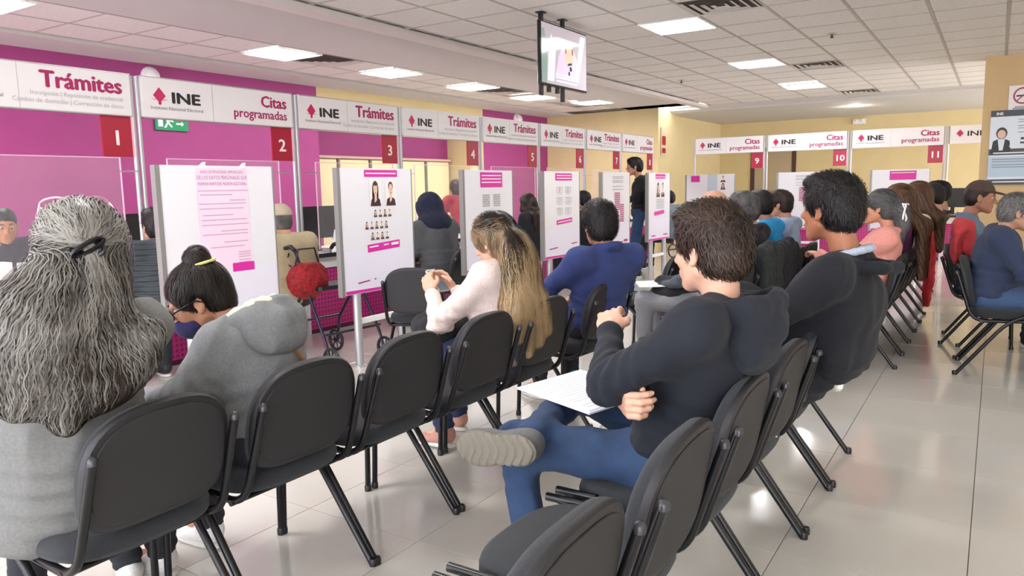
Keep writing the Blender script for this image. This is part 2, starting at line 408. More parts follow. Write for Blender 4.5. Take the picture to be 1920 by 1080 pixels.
def glasses(c, R, root, s=1.0, tk=1.0):
    g = empty('spectacles'); g.parent = root; mb = MB(); q = lambda *p: c+R@(A(*p)*s)
    for sy in (1, -1):
        pts = [q(.106-.006*abs(math.cos(a)), sy*(.033+.026*math.cos(a)), .002+.019*math.sin(a)) for a in np.linspace(0, 2*PI, 16, endpoint=False)]
        mb.tube(pts, .0022*tk, 6, closed=True)
        mb.tube([q(.1, sy*.06, .006), q(.05, sy*.077, .008), q(.0, sy*.083, .01), q(-.02, sy*.083, -.008)], .002*tk, 6)
    mb.tube([q(.108, -.008, .006), q(.108, .008, .006)], .002, 6)
    f = mb.build('frame', M_specs, g, smooth=1.0)
    mb = MB()
    for sy in (1, -1):
        pts = [q(.104-.006*abs(math.cos(a)), sy*(.033+.025*math.cos(a)), .002+.018*math.sin(a)) for a in np.linspace(0, 2*PI, 16, endpoint=False)]
        mb.add(pts, [tuple(range(16))])
    mb.build('lens', mat('lens_glass', 'dfe8f0', .05, alpha=.22), g)
    return g

# ------------------------------------------------------------------ people
HAIRCOL = {'black': ('080708', '262122'), 'brown': ('140d0a', '43332b'), 'midbrown': ('22150f', '77573f'), 'grey': ('3a3a3a', '8a8784'), 'silver': ('4c4a47', 'b5b2ab'), 'saltpepper': ('1d1c1d', '6c6a6b')}
HEADS = []
def person(label, cat_group, loc, rz, top, bottom, skin='b98a70', hair='black', lean=0.0, side_lean=0.0, head=(0, 0, 0), neckf=0.05, elbows=None, wrists=None,
           knees=None, ankles=None, toes=None, hips_z=.53, height=1.0, girth=1.0, fem=False, hairstyle='short', h=.012, hh=.008, shoes='1d1d20', sole='d8d6d0', stand=False,
           hands=True, shoe_s=1.0, hand_pose=None, folds=.006, collar=None, hood=False, hair_n=0, long_coat=0, no_legs=False, extra=None, hairlen=.25, topname='jacket', hip_x=-.04, sleeve=1.0, face=True, hand_h=.005, headat=None, neckz=.135, hy=0.):
    """a figure in its own frame: +x forward, +y left, z up from the floor"""
    if headat is not None:       # hips stay on the seat; the spine leans so that the head comes to this world point
        dv = Rz(rz).T@(A(*headat)-A(loc[0], loc[1], 0)); loc = (A(loc[0], loc[1], 0)+Rz(rz)@A(0, dv[1]-hy, 0))[:2]
        for _ in range(6):
            lean = math.asin(max(-.9, min(.9, (dv[0]-hip_x-neckf-.02)/(.47*height)))); height = (dv[2]-hips_z-.03)/(.47*math.cos(lean)+neckz)
    root = empty('person', (loc[0], loc[1], loc[2] if len(loc) > 2 else 0), rz, label, 'person', cat_group)
    H = height; P0 = A(hip_x, 0, hips_z+.03)
    SP = A(math.sin(lean), math.sin(side_lean), math.cos(lean)); SP /= np.linalg.norm(SP)
    RT = np.stack([np.cross(A(0, 1, 0), SP)/np.linalg.norm(np.cross(A(0, 1, 0), SP)), A(0, 1, 0), SP], 1)
    g = girth; sw = (.165 if fem else .185)*H*(.6+.4*g)
    T = lambda x, y, z: P0+RT@A(x, y, z*H)
    neck = T(-.01, 0, .47); hd = T(neckf, hy, .47)+A(0, 0, neckz*H); hs = max(.97, min(1.06, H**.5))
    RH = Rz(head[0])@Ry(head[1])@Rx(head[2]); hp = hd+RH@A(.03, 0, 0)*1.0
    sh = [T(-.015, sw, .415), T(-.015, -sw, .415)]
    el = elbows or [A(.06, .25, .74), A(.06, -.25, .74)]; wr = wrists or [A(.30, .07, .64), A(.30, -.07, .64)]
    hp_ = [P0+A(0, .09, -.02), P0+A(0, -.09, -.02)]
    kn = knees or ([A(.41, .12, .50), A(.41, -.12, .50)] if not stand else [A(.03, .1, .48), A(.03, -.1, .48)])
    an = ankles or [A(k[0]-.01, k[1], .09) for k in kn]
    to = toes or [a+A(.17, .02*(1 if i == 0 else -1), -.05) for i, a in enumerate(an)]
    sk = skinmat(skin, skin)
    HEADS.append((label[:30], root, hp))
    # body: one continuous surface, head to feet
    G = Grid(); head_sdf(G, hp, RH, fem, hs)
    G.cone(hp+RH@A(-.03, 0, -.055), neck+A(.006, hy*.4, -.03), .054*hs if not fem else .046*hs, .052 if not fem else .046, .03)
    G.ell(T(0, 0, .38), A(.07, .09, .06), RT, .04)
    G.eval(hh); V, Q = G.mesh(); parts = [(V, Q, sk)]; G = Grid(); G.ell(T(0, 0, .38), A(.07, .1, .07), RT, .04)
    G.cone(T(0, .05, .40), T(0, sw*.85, .385), .035, .035, .03); G.cone(T(0, -.05, .40), T(0, -sw*.85, .385), .035, .035, .03)
    G.ell(T(0, 0, .30), A(.085, .13, .16)*g, RT, .05); G.ell(T(0, 0, .08), A(.085, .12, .16)*g, RT, .05)
    for i in (0, 1):
        G.cone(sh[i]-SP*.02, el[i], .034, .030, .02); G.cone(el[i], wr[i], .034, .024, .015)
        if not no_legs: G.cone(hp_[i], kn[i], .065, .05, .03); G.cone(kn[i], an[i], .045, .033, .02); G.cone(an[i], to[i]-(to[i]-an[i])*.2, .03, .025, .01)
    G.eval(.024); V, Q = G.mesh(); parts.append((V, Q, sk))
    if face and hh < .009: parts += head_bits(hp, RH, hs)
    hm0 = HAIRCOL.get(hair, ('0b0a0b', '2a2526')); hm = hairmat('hair_'+hair, *hm0)
    if face and hh < .009: parts.append(brow_bits(hp, RH, hm, hs))
    if hands:
        for i in (0, 1):
            hpz = (hand_pose or {}).get(i, {})
            if hpz is None: continue
            d = np.array(hpz.get('d', wr[i]-el[i]), float); nr = np.array(hpz.get('n', (0, 0, 1)), float)
            hg = hand_sdf(wr[i]+d/np.linalg.norm(d)*.015, d, nr, hpz.get('curl', .5), hpz.get('side', -1 if i == 0 else 1), s=.95 if fem else 1.05)
            hg.eval(hand_h); V, Q = hg.mesh(); parts.append((V, Q, sk))
    mesh_np('body', parts, root)
    # top
    G = Grid(); r = g
    G.ell(T(-.01, 0, .02), A(.135, .175, .13)*r, RT, .05); G.ell(T(0, 0, .17), A(.122, .155, .16)*r, RT, .06)
    G.ell(T(-.005, 0, .31), A(.118, .17 if not fem else .155, .15)*r, RT, .06)
    if fem: G.ell(T(.07, .06, .28), A(.06, .06, .07), RT, .04); G.ell(T(.07, -.06, .28), A(.06, .06, .07), RT, .04)
    for i, sy in ((0, 1), (1, -1)):
        G.cone(T(-.015, sy*.06, .445), sh[i], .052, .064*r**.5, .05)
        G.cone(sh[i], el[i], .060*r**.5, .054, .075); G.cone(el[i], el[i]+(wr[i]-el[i])*.93*sleeve, .054, .038, .03)
        if sleeve > .5: G.cone(el[i]+(wr[i]-el[i])*.84, el[i]+(wr[i]-el[i])*.95, .040, .041, .008)
    if long_coat: G.ell(T(-.05, 0, -.06), A(.14, .2, .12), RT, .05)
    if collar == 'high':
        for a in np.linspace(0, 2*PI, 13)[:-1]:
            b = a+2*PI/12; rr = (.066, .068); G.cone(neck+A(math.cos(a)*rr[0], math.sin(a)*rr[1], .012+.012*math.cos(a)*-1), neck+A(math.cos(b)*rr[0], math.sin(b)*rr[1], .012-.012*math.cos(b)), .02, .02, .02)
    elif collar != 'none':
        for a in np.linspace(0, 2*PI, 13)[:-1]:
            b = a+2*PI/12; G.cone(neck+A(math.cos(a)*.066-.0, math.sin(a)*.07, -.018-.022*math.cos(a)), neck+A(math.cos(b)*.066, math.sin(b)*.07, -.018-.022*math.cos(b)), .014, .014, .02)
    if extra: extra(G, T, RT, sh, el, wr, neck, hp, RH, 'top')
    tm = top if not isinstance(top, str) else cloth('cloth_'+top, top)
    def fd(V):
        a = np.zeros(len(V))
        for i in (0, 1):      # folds gather at the elbows and the waist
            dd = np.linalg.norm(V-el[i], axis=1); ax = (wr[i]-sh[i])/np.linalg.norm(wr[i]-sh[i])
            a += np.exp(-(dd/.12)**2)*.005*np.sin((V@ax)*170+3*wob(V, 14, 5))
        zz = (V-P0)@SP; a += np.exp(-((zz-.08)/.12)**2)*.006*np.sin(zz*95+3.2*wob(V, 9, 8))
        return a
    sdf_part(topname, G, h, tm, root, fold=folds, fs=26, seed=hash_s(label), dfun=fd)
    if hood:
        G = Grid(); G.ell(T(-.115, 0, .405), A(.075, .14, .075), RT, .03); G.ell(T(-.145, .02, .365), A(.048, .11, .06), RT, .03)
        pts = [T(-.045+.100*math.cos(a), .118*math.sin(a), .462-.045*math.cos(a)) for a in np.linspace(.25, 2*PI-.25, 16)]
        G.path(pts, .030, .02); G.path([T(-.12, .10, .455), T(-.175, .03, .45), T(-.15, -.09, .45)], .03, .03)
        G.ell(T(-.105, 0, .50), A(.04, .075, .035), RT, .02, '-')
        sdf_part('hood', G, h*.9, tm, root, fold=.008, fs=30, seed=4)
    # trousers and shoes
    if not no_legs:
        G = Grid(); G.ell(P0+A(0, 0, -.01), A(.13, .17, .11)*r, None, .05)
        for i in (0, 1):
            G.cone(hp_[i], kn[i], .088*r**.5, .068, .04); G.cone(kn[i], an[i]+(kn[i]-an[i])*.06, .066, .05, .03)
        bm = bottom if not isinstance(bottom, str) else cloth('cloth_'+bottom, bottom)
        def fl(V):
            a = np.zeros(len(V))
            for i in (0, 1):
                dd = np.linalg.norm(V-kn[i], axis=1); a += np.exp(-(dd/.12)**2)*.005*np.sin(V[:, 2]*120+V[:, 0]*90+3*wob(V, 12, 4))
                dd = np.linalg.norm(V-an[i], axis=1); a += np.exp(-(dd/.09)**2)*.005*np.sin(V[:, 2]*160+2*wob(V, 14, 6))
            return a
        sdf_part('trousers', G, h*1.2, bm, root, fold=folds*.8, fs=24, seed=5+hash_s(label), dfun=fl)
        for i in (0, 1): shoe(an[i], to[i], shoes, root, kn[i], sole, shoe_s)
    # hair
    hair_part(root, hp, RH, hs, hairstyle, hm, hh, hair_n, hairlen, neck, hash_s(label))
    return dict(root=root, T=T, neck=neck, head=hp, RH=RH, el=el, wr=wr, sh=sh, RT=RT, P0=P0)
def hash_s(s): return sum(ord(c)*(i+1) for i, c in enumerate(s)) % 997
def shoe(an, to, col, root, kn, sole='d8d6d0', sc=1.0):
    f = to-(an+A(0, 0, -.05)); f = f/np.linalg.norm(f); up = (kn-an)/np.linalg.norm(kn-an); up = up-f*(up@f); up /= np.linalg.norm(up)+1e-9; sd = np.cross(up, f)
    R = np.stack([f, sd, up], 1); q = lambda a, b, c: an+R@A(a*(.5+.5*sc), b*sc, c)
    G = Grid(); G.ell(q(.0, 0, -.03), A(.055, .036*sc, .045), R, .03); G.ell(q(.09, 0, -.052), A(.075, .042*sc, .03), R, .04); G.cone(q(-.01, 0, -.01), q(.03, 0, -.03), .036, .036, .03)
    G.ell(q(.14, 0, -.058), A(.04, .038*sc, .022), R, .03)
    G.half(q(0, 0, -.078), -up, .006)
    s = empty('shoe'); s.parent = root
    sdf_part('upper', G, .007 if sole == '6f695d' else .010, cloth('shoe_'+col, col, rough=.6), s)
    G = Grid(); G.ell(q(-.0, 0, -.08), A(.062, .037*sc, .014), R, .02); G.ell(q(.105, 0, -.08), A(.085, .043*sc, .014), R, .04); G.half(q(0, 0, -.09), -up, .004); G.half(q(0, 0, -.068), up, .004)
    tread = (lambda V: -.0035*((np.sin(((V-an)@f)*230+2.5*np.cos(((V-an)@sd)*60)) > .45) & (((V-an)@up) < -.082))) if sole == '6f695d' else None
    sdf_part('sole', G, .009 if tread is None else .003, mat('sole_'+sole, sole, .7), s, dfun=tread)
def hair_part(root, c, R, s, style, hm, hh, n, ln, neck, seed):
    q = lambda *p: c+R@(A(*p)*s); G = Grid(); e = lambda p, r, k=.02, op='+', RR=None: G.ell(q(*p), A(*r)*s, R if RR is None else R@RR, k, op)
    if style == 'bald':
        e((-.014, 0, .022), (.1, .08, .088)); e((-.04, 0, -.02), (.073, .074, .07), .03); e((.13, 0, -.06), (.12, .12, .13), .01, '-'); e((.09, 0, .06), (.08, .08, .07), .01, '-')
        for sy in (1, -1): e((.01, sy*.1, -.035), (.034, .04, .055), .01, '-')
        G.half(q(0, 0, -.075), R@A(.2, 0, -1), .02)
    elif style in ('short', 'buzz', 'cap', 'thick'):
        t = {'short': .012, 'buzz': .003, 'cap': .003, 'thick': .024}[style]
        e((-.018, 0, .036), (.1+t, .078+t, .09+t)); e((-.045, 0, -.02), (.07+t*.7, .07+t*.5, .075), .03)
        if style == 'thick': e((-.06, 0, -.03), (.06, .078, .075), .03)
        if style in ('short', 'thick'): e((.035, 0, .095), (.06, .062, .03+t*.3), .03)
        e((.145, 0, -.045), (.095, .11, .112), .014, '-')
        for sy in (1, -1): e((.035, sy*.1, -.055), (.045, .04, .062), .014, '-'); e((-.002, sy*.105, -.016), (.025, .034, .036), .01, '-')
        G.half(q(0, 0, -.082 if style != 'thick' else -.1), R@A(.25, 0, -1), .02)
    elif style in ('long', 'bun', 'pony'):
        t = .012
        e((-.018, 0, .034), (.1+t, .078+t, .09+t)); e((-.05, 0, -.03), (.062, .07, .075), .03)
        e((.145, 0, -.035), (.1, .095, .112), .014, '-')
        for sy in (1, -1): e((.02, sy*.1, -.05), (.035, .035, .04), .012, '-')
        G.half(q(0, 0, -.1), R@A(.25, 0, -1), .03)
        if style == 'bun':
            e((-.07, 0, .13), (.043, .048, .042), .01); G.half(q(0, 0, -.052), R@A(.5, 0, -1), .02)
            for sy in (1, -1): e((-.005, sy*.1, -.03), (.04, .035, .05), .012, '-')
        if style == 'pony':
            G.path([q(-.11, 0, .02), q(-.15, 0, -.03), q(-.155, 0, -.12)+A(0, 0, -.0), q(-.12, 0, -.12)+A(0, 0, -ln)], [.035, .045, .045, .022], .03)
        if style == 'long':
            nb = neck
            for sy in (-.05, 0, .05):
                G.path([q(-.07, sy, .0), q(-.08, sy*1.3, -.1), nb+(RT_back(R)*-.11)+A(0, sy*1.6, -.02), nb+(RT_back(R)*-.12)+A(0, sy*1.7, -ln)], [.05, .05, .045, .025], .04)
            for sy in (1, -1): G.path([q(.0, sy*.075, .02), q(-.0, sy*.085, -.08), nb+A(0, sy*.085, -.03)], [.03, .03, .03], .03)
    if not G.p: return
    nearh = n > 0
    hv = .008 if nearh else max(hh, .010)
    G.eval(hv); V, Q = G.mesh(); Nn = G.grad(V)
    V2 = V+Nn*((.0045 if style in ('thick', 'short') else .0025)*wob(V@R*A(1, 2.0, .8), 75, seed)+(.009*(.4-np.abs(wob(V@R, 55, seed+3, 3))) if style == 'thick' else 0))[:, None]
    parts = [(V2, Q, hm)]; tone = .3+.35*wob(V*A(1, 1, .3), 60, seed)
    if nearh:
        def df(P):
            L = (P-c)@R; top = np.clip((L[:, 2]-.03)/.07, 0, 1)[:, None]
            dl = A(.55, .1, .25)*top+A(-.35, 0, -1)*(1-top)
            if style in ('bun', 'pony'):
                dl = A(-.07, 0, .12 if style == 'bun' else .02)-L; dl = dl/(np.linalg.norm(dl, axis=1, keepdims=True)+1e-6)
            return dl@R.T
        sh_t = style in ('short', 'thick')
        V3, Q3, t3 = strands(G, n, 5 if sh_t else (18 if style == 'long' else 8), .0075 if style != 'long' else .014, df, .003 if sh_t else (.006 if style == 'long' else .0024), .0035, seed, spread=2.4 if sh_t else .5, rise=.55 if sh_t else 0)
        parts.append((V3, Q3, hm)); tone = np.concatenate([tone, t3])
    mesh_np('hair', parts, root, attrs=tone)
def RT_back(R): v = R@A(1, 0, 0); v[2] = 0; return v/(np.linalg.norm(v)+1e-9)

# ================================================================== THE SETTING
CZ, CZL = 2.91, 2.87
M_wallcream = mat('wall_cream', 'd8c494', .75, noise=.03, nscale=3, bump=.1, bscale=80)
M_wallpink = mat('wall_magenta', '9c3a78', .6, noise=.04, nscale=3, bump=.1, bscale=80)
M_wallshadow = mat('wall_magenta_shadowed', '6c1b3c', .6)  # magenta wall colour darkened to maroon to stand for shadow
M_ceil = mat('ceiling_plaster', 'c9c5c2', .8)
M_tile = mat('ceiling_tile_board', 'e0dcd7', .9, noise=.05, nscale=25, bump=.5, bscale=140)
M_grid = mat('ceiling_grid_metal', 'b3aba5', .5)
def make_floor_mat():
    m = mat('porcelain_floor', 'd0ccc3', .1, noise=.05, nscale=1.6, coat=.3)
    nt = m.node_tree; b = nt.nodes['Principled BSDF']; n = nt.nodes.new('ShaderNodeTexNoise'); n.inputs['Scale'].default_value = 5; n.inputs['Detail'].default_value = 5
    r = nt.nodes.new('ShaderNodeMapRange'); r.inputs[3].default_value = .07; r.inputs[4].default_value = .2; nt.links.new(n.outputs['Fac'], r.inputs[0]); nt.links.new(r.outputs[0], b.inputs['Roughness'])
    return m
M_floor = make_floor_mat(); M_grout = mat('grout', '6e675b', .8)

# floor: slab with porcelain tiles laid on it
fl = MB().box((-9.2, -4, -.1), (5, 19, -.004)).build('floor', M_grout); tag(fl, kind='structure')
fl['label'] = 'polished beige porcelain tile floor'
t0 = MB(); a, b, c = .0016, .6-.0016, .0012
t0.add([(a, a, -.004), (b, a, -.004), (b, b, -.004), (a, b, -.004), (a, a, 0-c*.3), (b, a, -c*.3), (b, b, -c*.3), (a, b, -c*.3), (a+c, a+c, 0), (b-c, a+c, 0), (b-c, b-c, 0), (a+c, b-c, 0)],
       [(0, 1, 5, 4), (1, 2, 6, 5), (2, 3, 7, 6), (3, 0, 4, 7), (4, 5, 9, 8), (5, 6, 10, 9), (6, 7, 11, 10), (7, 4, 8, 11), (8, 9, 10, 11)])
def cam_px(P):
    d = Vector(P)-Vector((0, 0, CAMH)); z = d.dot(_f)
    return (960+F_PX*d.dot(_r)/z, 540-F_PX*d.dot(_u)/z, z) if z > .05 else (9e9, 9e9, z)
def inview(P, mg=150): x, y, z = cam_px(P); return z > .1 and -mg < x < 1920+mg and -mg < y < 1080+mg
cand = []
for i in range(-15, 9):
    for j in range(-11, 28):
        x, y = -.613+.6*i, 2.70+.6*j
        if x > 4.9 or y > 18.9: continue
        if x < -8.9: continue
        v = any(inview((x+u*.6, y+w_*.6, 0), 0) for u in (0, .5, 1) for w_ in (0, .5, 1))
        hid = y > 14.8 or x < -7.3 or (x > 0 and y > 11.8)
        cand.append((x, y, v and not hid))
cand.sort(key=lambda c: (not c[2], math.hypot(c[0], c[1]))); rest = MB(); first = None
for n_, (x, y, v) in enumerate(cand):
    if v and n_ < 285:
        if first is None: first = t0.build('tile', M_floor, fl); first.location = (x, y, 0)
        else: instance(first, fl, (x, y, 0), 'tile')
    else: rest.add([(p[0]+x, p[1]+y, p[2]) for p in t0.v], t0.f)
tag(rest.build('outlying_tiles', M_floor, fl), kind='stuff')

# ceilings
ce = MB()
ce.box((-5.0, -3.9, CZ+.03), (4.9, 15.05, CZ+.2)).box((-8.9, -3.9, CZL+.03), (-5.0, 14.4, CZL+.24)).box((-5.8, 15.05, CZL-.02), (4.9, 18.6, CZL+.24))
ceiling = ce.build('ceiling', M_ceil); tag(ceiling, 'white suspended tile ceiling with smooth plaster borders', kind='structure')
MB().box((-6.38, -3.9, CZL-.0), (-5.05, 14.4, CZL+.03)).box((-8.35, -3.9, CZL-.03), (-7.66, 14.4, CZL+.03)).box((-7.66, 13.9, CZL), (-5.05, 14.4, CZL+.03)).build('plaster_border', M_ceil, ceiling)
MB().box((-5.13, -3.9, CZL-.012), (-4.95, 15.05, CZL+.04)).build('plaster_border', mat('ceiling_trim_white', 'ded6d3', .6), ceiling)
# far soffit lip
MB().prism([(15.02, CZ+.03), (15.02, CZ-.0), (15.14, CZ-.10), (15.5, CZ-.13), (18.5, CZ-.13), (18.5, CZ+.03)], -5.8, 4.9, T=lambda a, b, c: (c, a, b)).build('curved_soffit', M_ceil, ceiling, smooth=.6)
tl = MB(); a, b = .012, .598
tl.add([(a, a, .02), (b, a, .02), (b, b, .02), (a, b, .02), (a, a, .004), (b, a, .004), (b, b, .004), (a, b, .004), (a+.008, a+.008, 0), (b-.008, a+.008, 0), (b-.008, b-.008, 0), (a+.008, b-.008, 0)],
       [(0, 4, 5, 1), (1, 5, 6, 2), (2, 6, 7, 3), (3, 7, 4, 0), (4, 8, 9, 5), (5, 9, 10, 6), (6, 10, 11, 7), (7, 11, 8, 4), (8, 11, 10, 9), (0, 1, 2, 3)])
LIGHTS = [(-3.05, y) for y in (-1.60, 1.28, 4.16, 7.08, 9.97, 12.86)]+[(3.05, y) for y in (-.24, 3.42, 7.08, 9.97)]
VENTS = [(-2.44, 6.47), (-2.44, 10.6), (-2.44, 14.3)]
lights_l = [(-7.06, 2.58), (-7.06, 5.56), (-7.06, 7.36), (-7.06, 9.17), (-7.06, 10.93), (-6.62, 12.3), (-7.06, -.4), (-7.06, -2.2)]
vents_l = [(-7.0, 6.2), (-7.0, 9.9)]
def gsnap(v, o): return o+round((v-o)/.61)*.61
occ = {(round(x/.61), round((y-7.08)/.61)) for x, y in LIGHTS+VENTS}
cells = []
for i in range(-8, 8):
    for j in range(-17, 13):
        if (i, j) in occ: continue
        x, y = i*.61, 7.08+j*.61; cells.append((x, y, any(inview((x+u, y+v_, CZ), 0) for u in (.05, .55) for v_ in (.05, .55)), CZ))
for i in range(2):
    for j in range(28):
        x, y = -7.62+i*.61+.0, 1.97-6*.61+j*.598
        if any(abs(x+.3-lx-.3) < .4 and abs(y-ly) < .45 for lx, ly in lights_l+vents_l): continue
        cells.append((x, y, any(inview((x+u, y+v_, CZL), 0) for u in (.05, .55) for v_ in (.05, .55)), CZL))
cells.sort(key=lambda c: (not c[2], math.hypot(c[0], c[1]))); first = None; rest = MB(); nv = 0
for x, y, v, z in cells:
    if v and nv < 290:
        nv += 1
        if first is None: first = tl.build('ceiling_tile', M_tile, ceiling); first.location = (x, y, z)
        else: instance(first, ceiling, (x, y, z), 'ceiling_tile')
    else: rest.add([(p[0]+x, p[1]+y, p[2]+z) for p in tl.v], tl.f)
tag(rest.build('outlying_tiles', M_tile, ceiling), kind='stuff')
gb = MB()
for i in range(-8, 9): gb.box((i*.61-.012, -3.9, CZ-.002), (i*.61+.012, 15.02, CZ+.02))
for j in range(-17, 14):
    y = 7.08+j*.61
    if y < 15.02: gb.box((-5.0, y-.012, CZ-.0015), (4.9, y+.012, CZ+.02))
gb.build('ceiling_grid', M_grid, ceiling)
gb = MB()
for i in range(3): gb.box((-7.62+i*.61-.01, -3.9, CZL-.002), (-7.62+i*.61+.01, 14, CZL+.02))
for j in range(29): y = 1.97-6*.61+j*.598; gb.box((-7.62, y-.01, CZL-.0015), (-6.4, y+.01, CZL+.02))
gb.build('ceiling_grid', M_grid, ceiling)

# walls
def wall(name, a, b, m, label=None): o = MB().box(a, b).build(name, m); tag(o, label, kind='structure'); return o
wall('wall_left', (-8.45, -4, 0), (-8.3, 7.78, CZL), M_wallpink, 'magenta painted wall behind the left desks')
wall('wall_left_recess', (-9.0, 7.78, 0), (-8.82, 11.5, CZL), M_wallpink)
wall('wall_left_far', (-8.45, 11.95, 0), (-8.3, 14.4, CZL), M_wallpink)
wall('wall_left_header', (-8.82, 7.78, 2.62), (-8.3, 11.5, CZL), M_wallcream)
wall('header_shadow_1', (-8.82, 7.78, 2.5), (-8.36, 11.5, 2.62), M_wallshadow)  # dark strip painting in the shadow below the cream header
wall('wall_left_pier', (-9.0, 11.5, 0), (-8.3, 11.95, CZL), M_wallcream, 'cream pier between the magenta wall panels')
wall('wall_left_jamb', (-9.0, 7.62, 0), (-8.45, 7.78, CZL), M_wallpink)
wall('wall_back_left', (-9.0, 14.4, 0), (-5.75, 14.6, CZL), M_wallcream, 'cream wall beyond the last left desk')
wall('wall_side', (-5.95, 14.6, 0), (-5.75, 18.6, CZL), M_wallcream)
wall('wall_back', (-5.75, 18.4, 0), (5, 18.6, CZL), M_wallcream, 'cream far wall behind the far desks')
wall('wall_right_column', (-.215, 11.75, 0), (5, 12.15, CZ), mat('wall_tan', 'cdb083', .75, noise=.03, nscale=3, bump=.1, bscale=80), 'wide tan wall projecting at the right')
wall('wall_right', (4.9, -4, 0), (5.1, 11.75, CZ), mat('wall_light', 'd8cdb8', .8))
for k in range(4): wall('wall_behind_pier', (-9+k*4.5, -4.1, 0), (-8.6+k*4.5, -3.9, CZ), mat('wall_light', 'd8cdb8', .8))   # glazed shop front behind the camera
wall('wall_behind_sill', (-9, -4.1, 0), (5, -3.9, .3), mat('wall_light', 'd8cdb8', .8))
# cream partition with mullions in the recess
pt = empty('wall_partition', (-8.8, 7.82, 0), kind='structure')
MB().box((0, 0, 1.86), (.1, 3.62, 1.9)).box((0, 0, 0), (.1, .04, 1.86)).build('frame', mat('partition_trim', 'c9a99a', .6), pt)
M_pc = mat('partition_cream', 'eadfae', .5)
for k in range(5):
    MB().box((.02, .05+k*.72, .05), (.06, .72+k*.72, 1.85)).build('panel', M_pc, pt)
for k in range(1, 5): MB().box((.0, .02+k*.72-.005, 0), (.09, .05+k*.72, 1.86)).build('mullion', mat('mullion_dark', '7c7568', .5), pt)
# dark door frame in far wall
d1 = empty('door_1', (-5.0, 18.38, 0), kind='structure')
MB().box((0, 0, 0), (.09, .05, 2.1)).box((.95, 0, 0), (1.04, .05, 2.1)).box((0, 0, 2.1), (1.04, .05, 2.18)).build('frame', mat('door_frame_brown', '4b2a22', .5), d1)
MB().box((.1, .01, .01), (.94, .04, 2.09)).build('leaf', mat('door_leaf', 'b5a283', .5), d1)

# ceiling lights
M_emit = mat('light_diffuser', 'ffffff', .5, emit=PANEL_E)
M_frame = mat('light_frame', 'e6e4e2', .4)
fr = MB(); fr.box((0, 0, 0), (.61, .02, .02)).box((0, .59, 0), (.61, .61, .02)).box((0, .02, 0), (.02, .59, .02)).box((.59, .02, 0), (.61, .59, .02))
LL = [(x, y, CZL-.13) for x, y in ((2.2, 14.2),)]+[(x, y, CZ) for x, y in LIGHTS]+[(x, y, CZL) for x, y in lights_l]  # first panel is an unseen addition that brightens the far wall
lab = {(-3.05, 7.08): 'square ceiling light nearest the camera, right of the hanging television', (-3.05, 9.97): 'square ceiling light over the middle of the room, second beyond the television',
       (-3.05, 12.86): 'square ceiling light farthest along the row right of the television', (-7.06, 2.58): 'square ceiling light at top left corner, above the first desk sign',
       (-7.06, 5.56): 'square ceiling light above the left desks with a vent beside its corner', (-7.06, 7.36): 'square ceiling light above the third desk sign', (-7.06, 9.17): 'square ceiling light above the fourth desk sign',
       (-7.06, 10.93): 'square ceiling light above the fifth desk sign, beside a small vent', (-6.62, 12.3): 'farthest square ceiling light over the left desks, near the cream wall'}
lf = ld = None
for x, y, z in LL:
    e = empty('ceiling_light', (x, y, z-.012), 0, lab.get((x, y), 'square ceiling light out of view, %s %s' % ('left, at %.0f m,' % abs(y) if x < -5 else 'middle' if x < -1 else 'right', 'added behind the tan wall to brighten the far wall' if y > 12 else 'behind the camera' if y < 0 else 'overhead nearest the camera' if y < 2 else 'overhead, a row farther' if y < 5 else 'aisle, far' if y < 9 else 'aisle, farthest')), 'light', 'square ceiling lights' if (x, y) in lab else 'lights out of view')
    if lf is None: lf = fr.build('frame', M_frame, e); ld = MB().box((.02, .02, .006), (.59, .59, .012)).build('diffuser', M_emit, e)
    else: instance(lf, e, name='frame'); instance(ld, e, name='diffuser')
# vents
M_vent = mat('vent_white', 'c9c3bd', .5); M_ventd = mat('vent_dark', '443f3b', .8)
def vent(x, y, z, label):
    e = empty('ceiling_vent', (x, y, z-.014), 0, label, 'vent', 'ceiling air vents')
    for k, r in enumerate((.29, .215, .14, .07)):
        m = MB(); c = .305; t = .03
        for sx, sy in ((1, 0), (-1, 0), (0, 1), (0, -1)):
            if sx: m.add([(c+sx*r, c-r, .0), (c+sx*r, c+r, .0), (c+sx*(r-t), c+r-t, -.012+.02), (c+sx*(r-t), c-r+t, -.012+.02)], [(0, 1, 2, 3)])
            else: m.add([(c-r, c+sy*r, .0), (c+r, c+sy*r, .0), (c+r-t, c+sy*(r-t), .008), (c-r+t, c+sy*(r-t), .008)], [(0, 1, 2, 3)])
        m.build('louvre', M_vent, e)
    MB().box((.01, .01, .02), (.6, .6, .024)).build('backing', M_ventd, e)
for (x, y), l in zip(VENTS, ('air vent at top edge, right of the hanging television', 'air vent beside the second ceiling light', 'air vent at the far end of the tiled ceiling')):
    vent(x, y, CZ, l)
for (x, y), l in zip(vents_l, ('air vent touching the large left ceiling light', 'small air vent between the far left lights')): vent(x, y, CZL, l)
def sprinkler(x, y, z, label):
    e = empty('sprinkler', (x, y, z), 0, label, 'sprinkler', 'ceiling sprinklers')
    MB().lathe([(.001, -.001), (.05, -.002), (.055, -.006), (.03, -.01), (.028, 0)]).build('plate', M_vent, e, smooth=.6)
    MB().lathe([(.012, -.04), (.016, -.038), (.008, -.02), (.008, 0)], n=8).lathe([(.02, -.045), (.02, -.041)], n=10).build('head', M_cap, e, smooth=.6)
sprinkler(-1.57, 8.8, CZ, 'small sprinkler right of the second ceiling light'); sprinkler(-4.09, 11.15, CZ, 'small sprinkler near the end of the tiled ceiling')
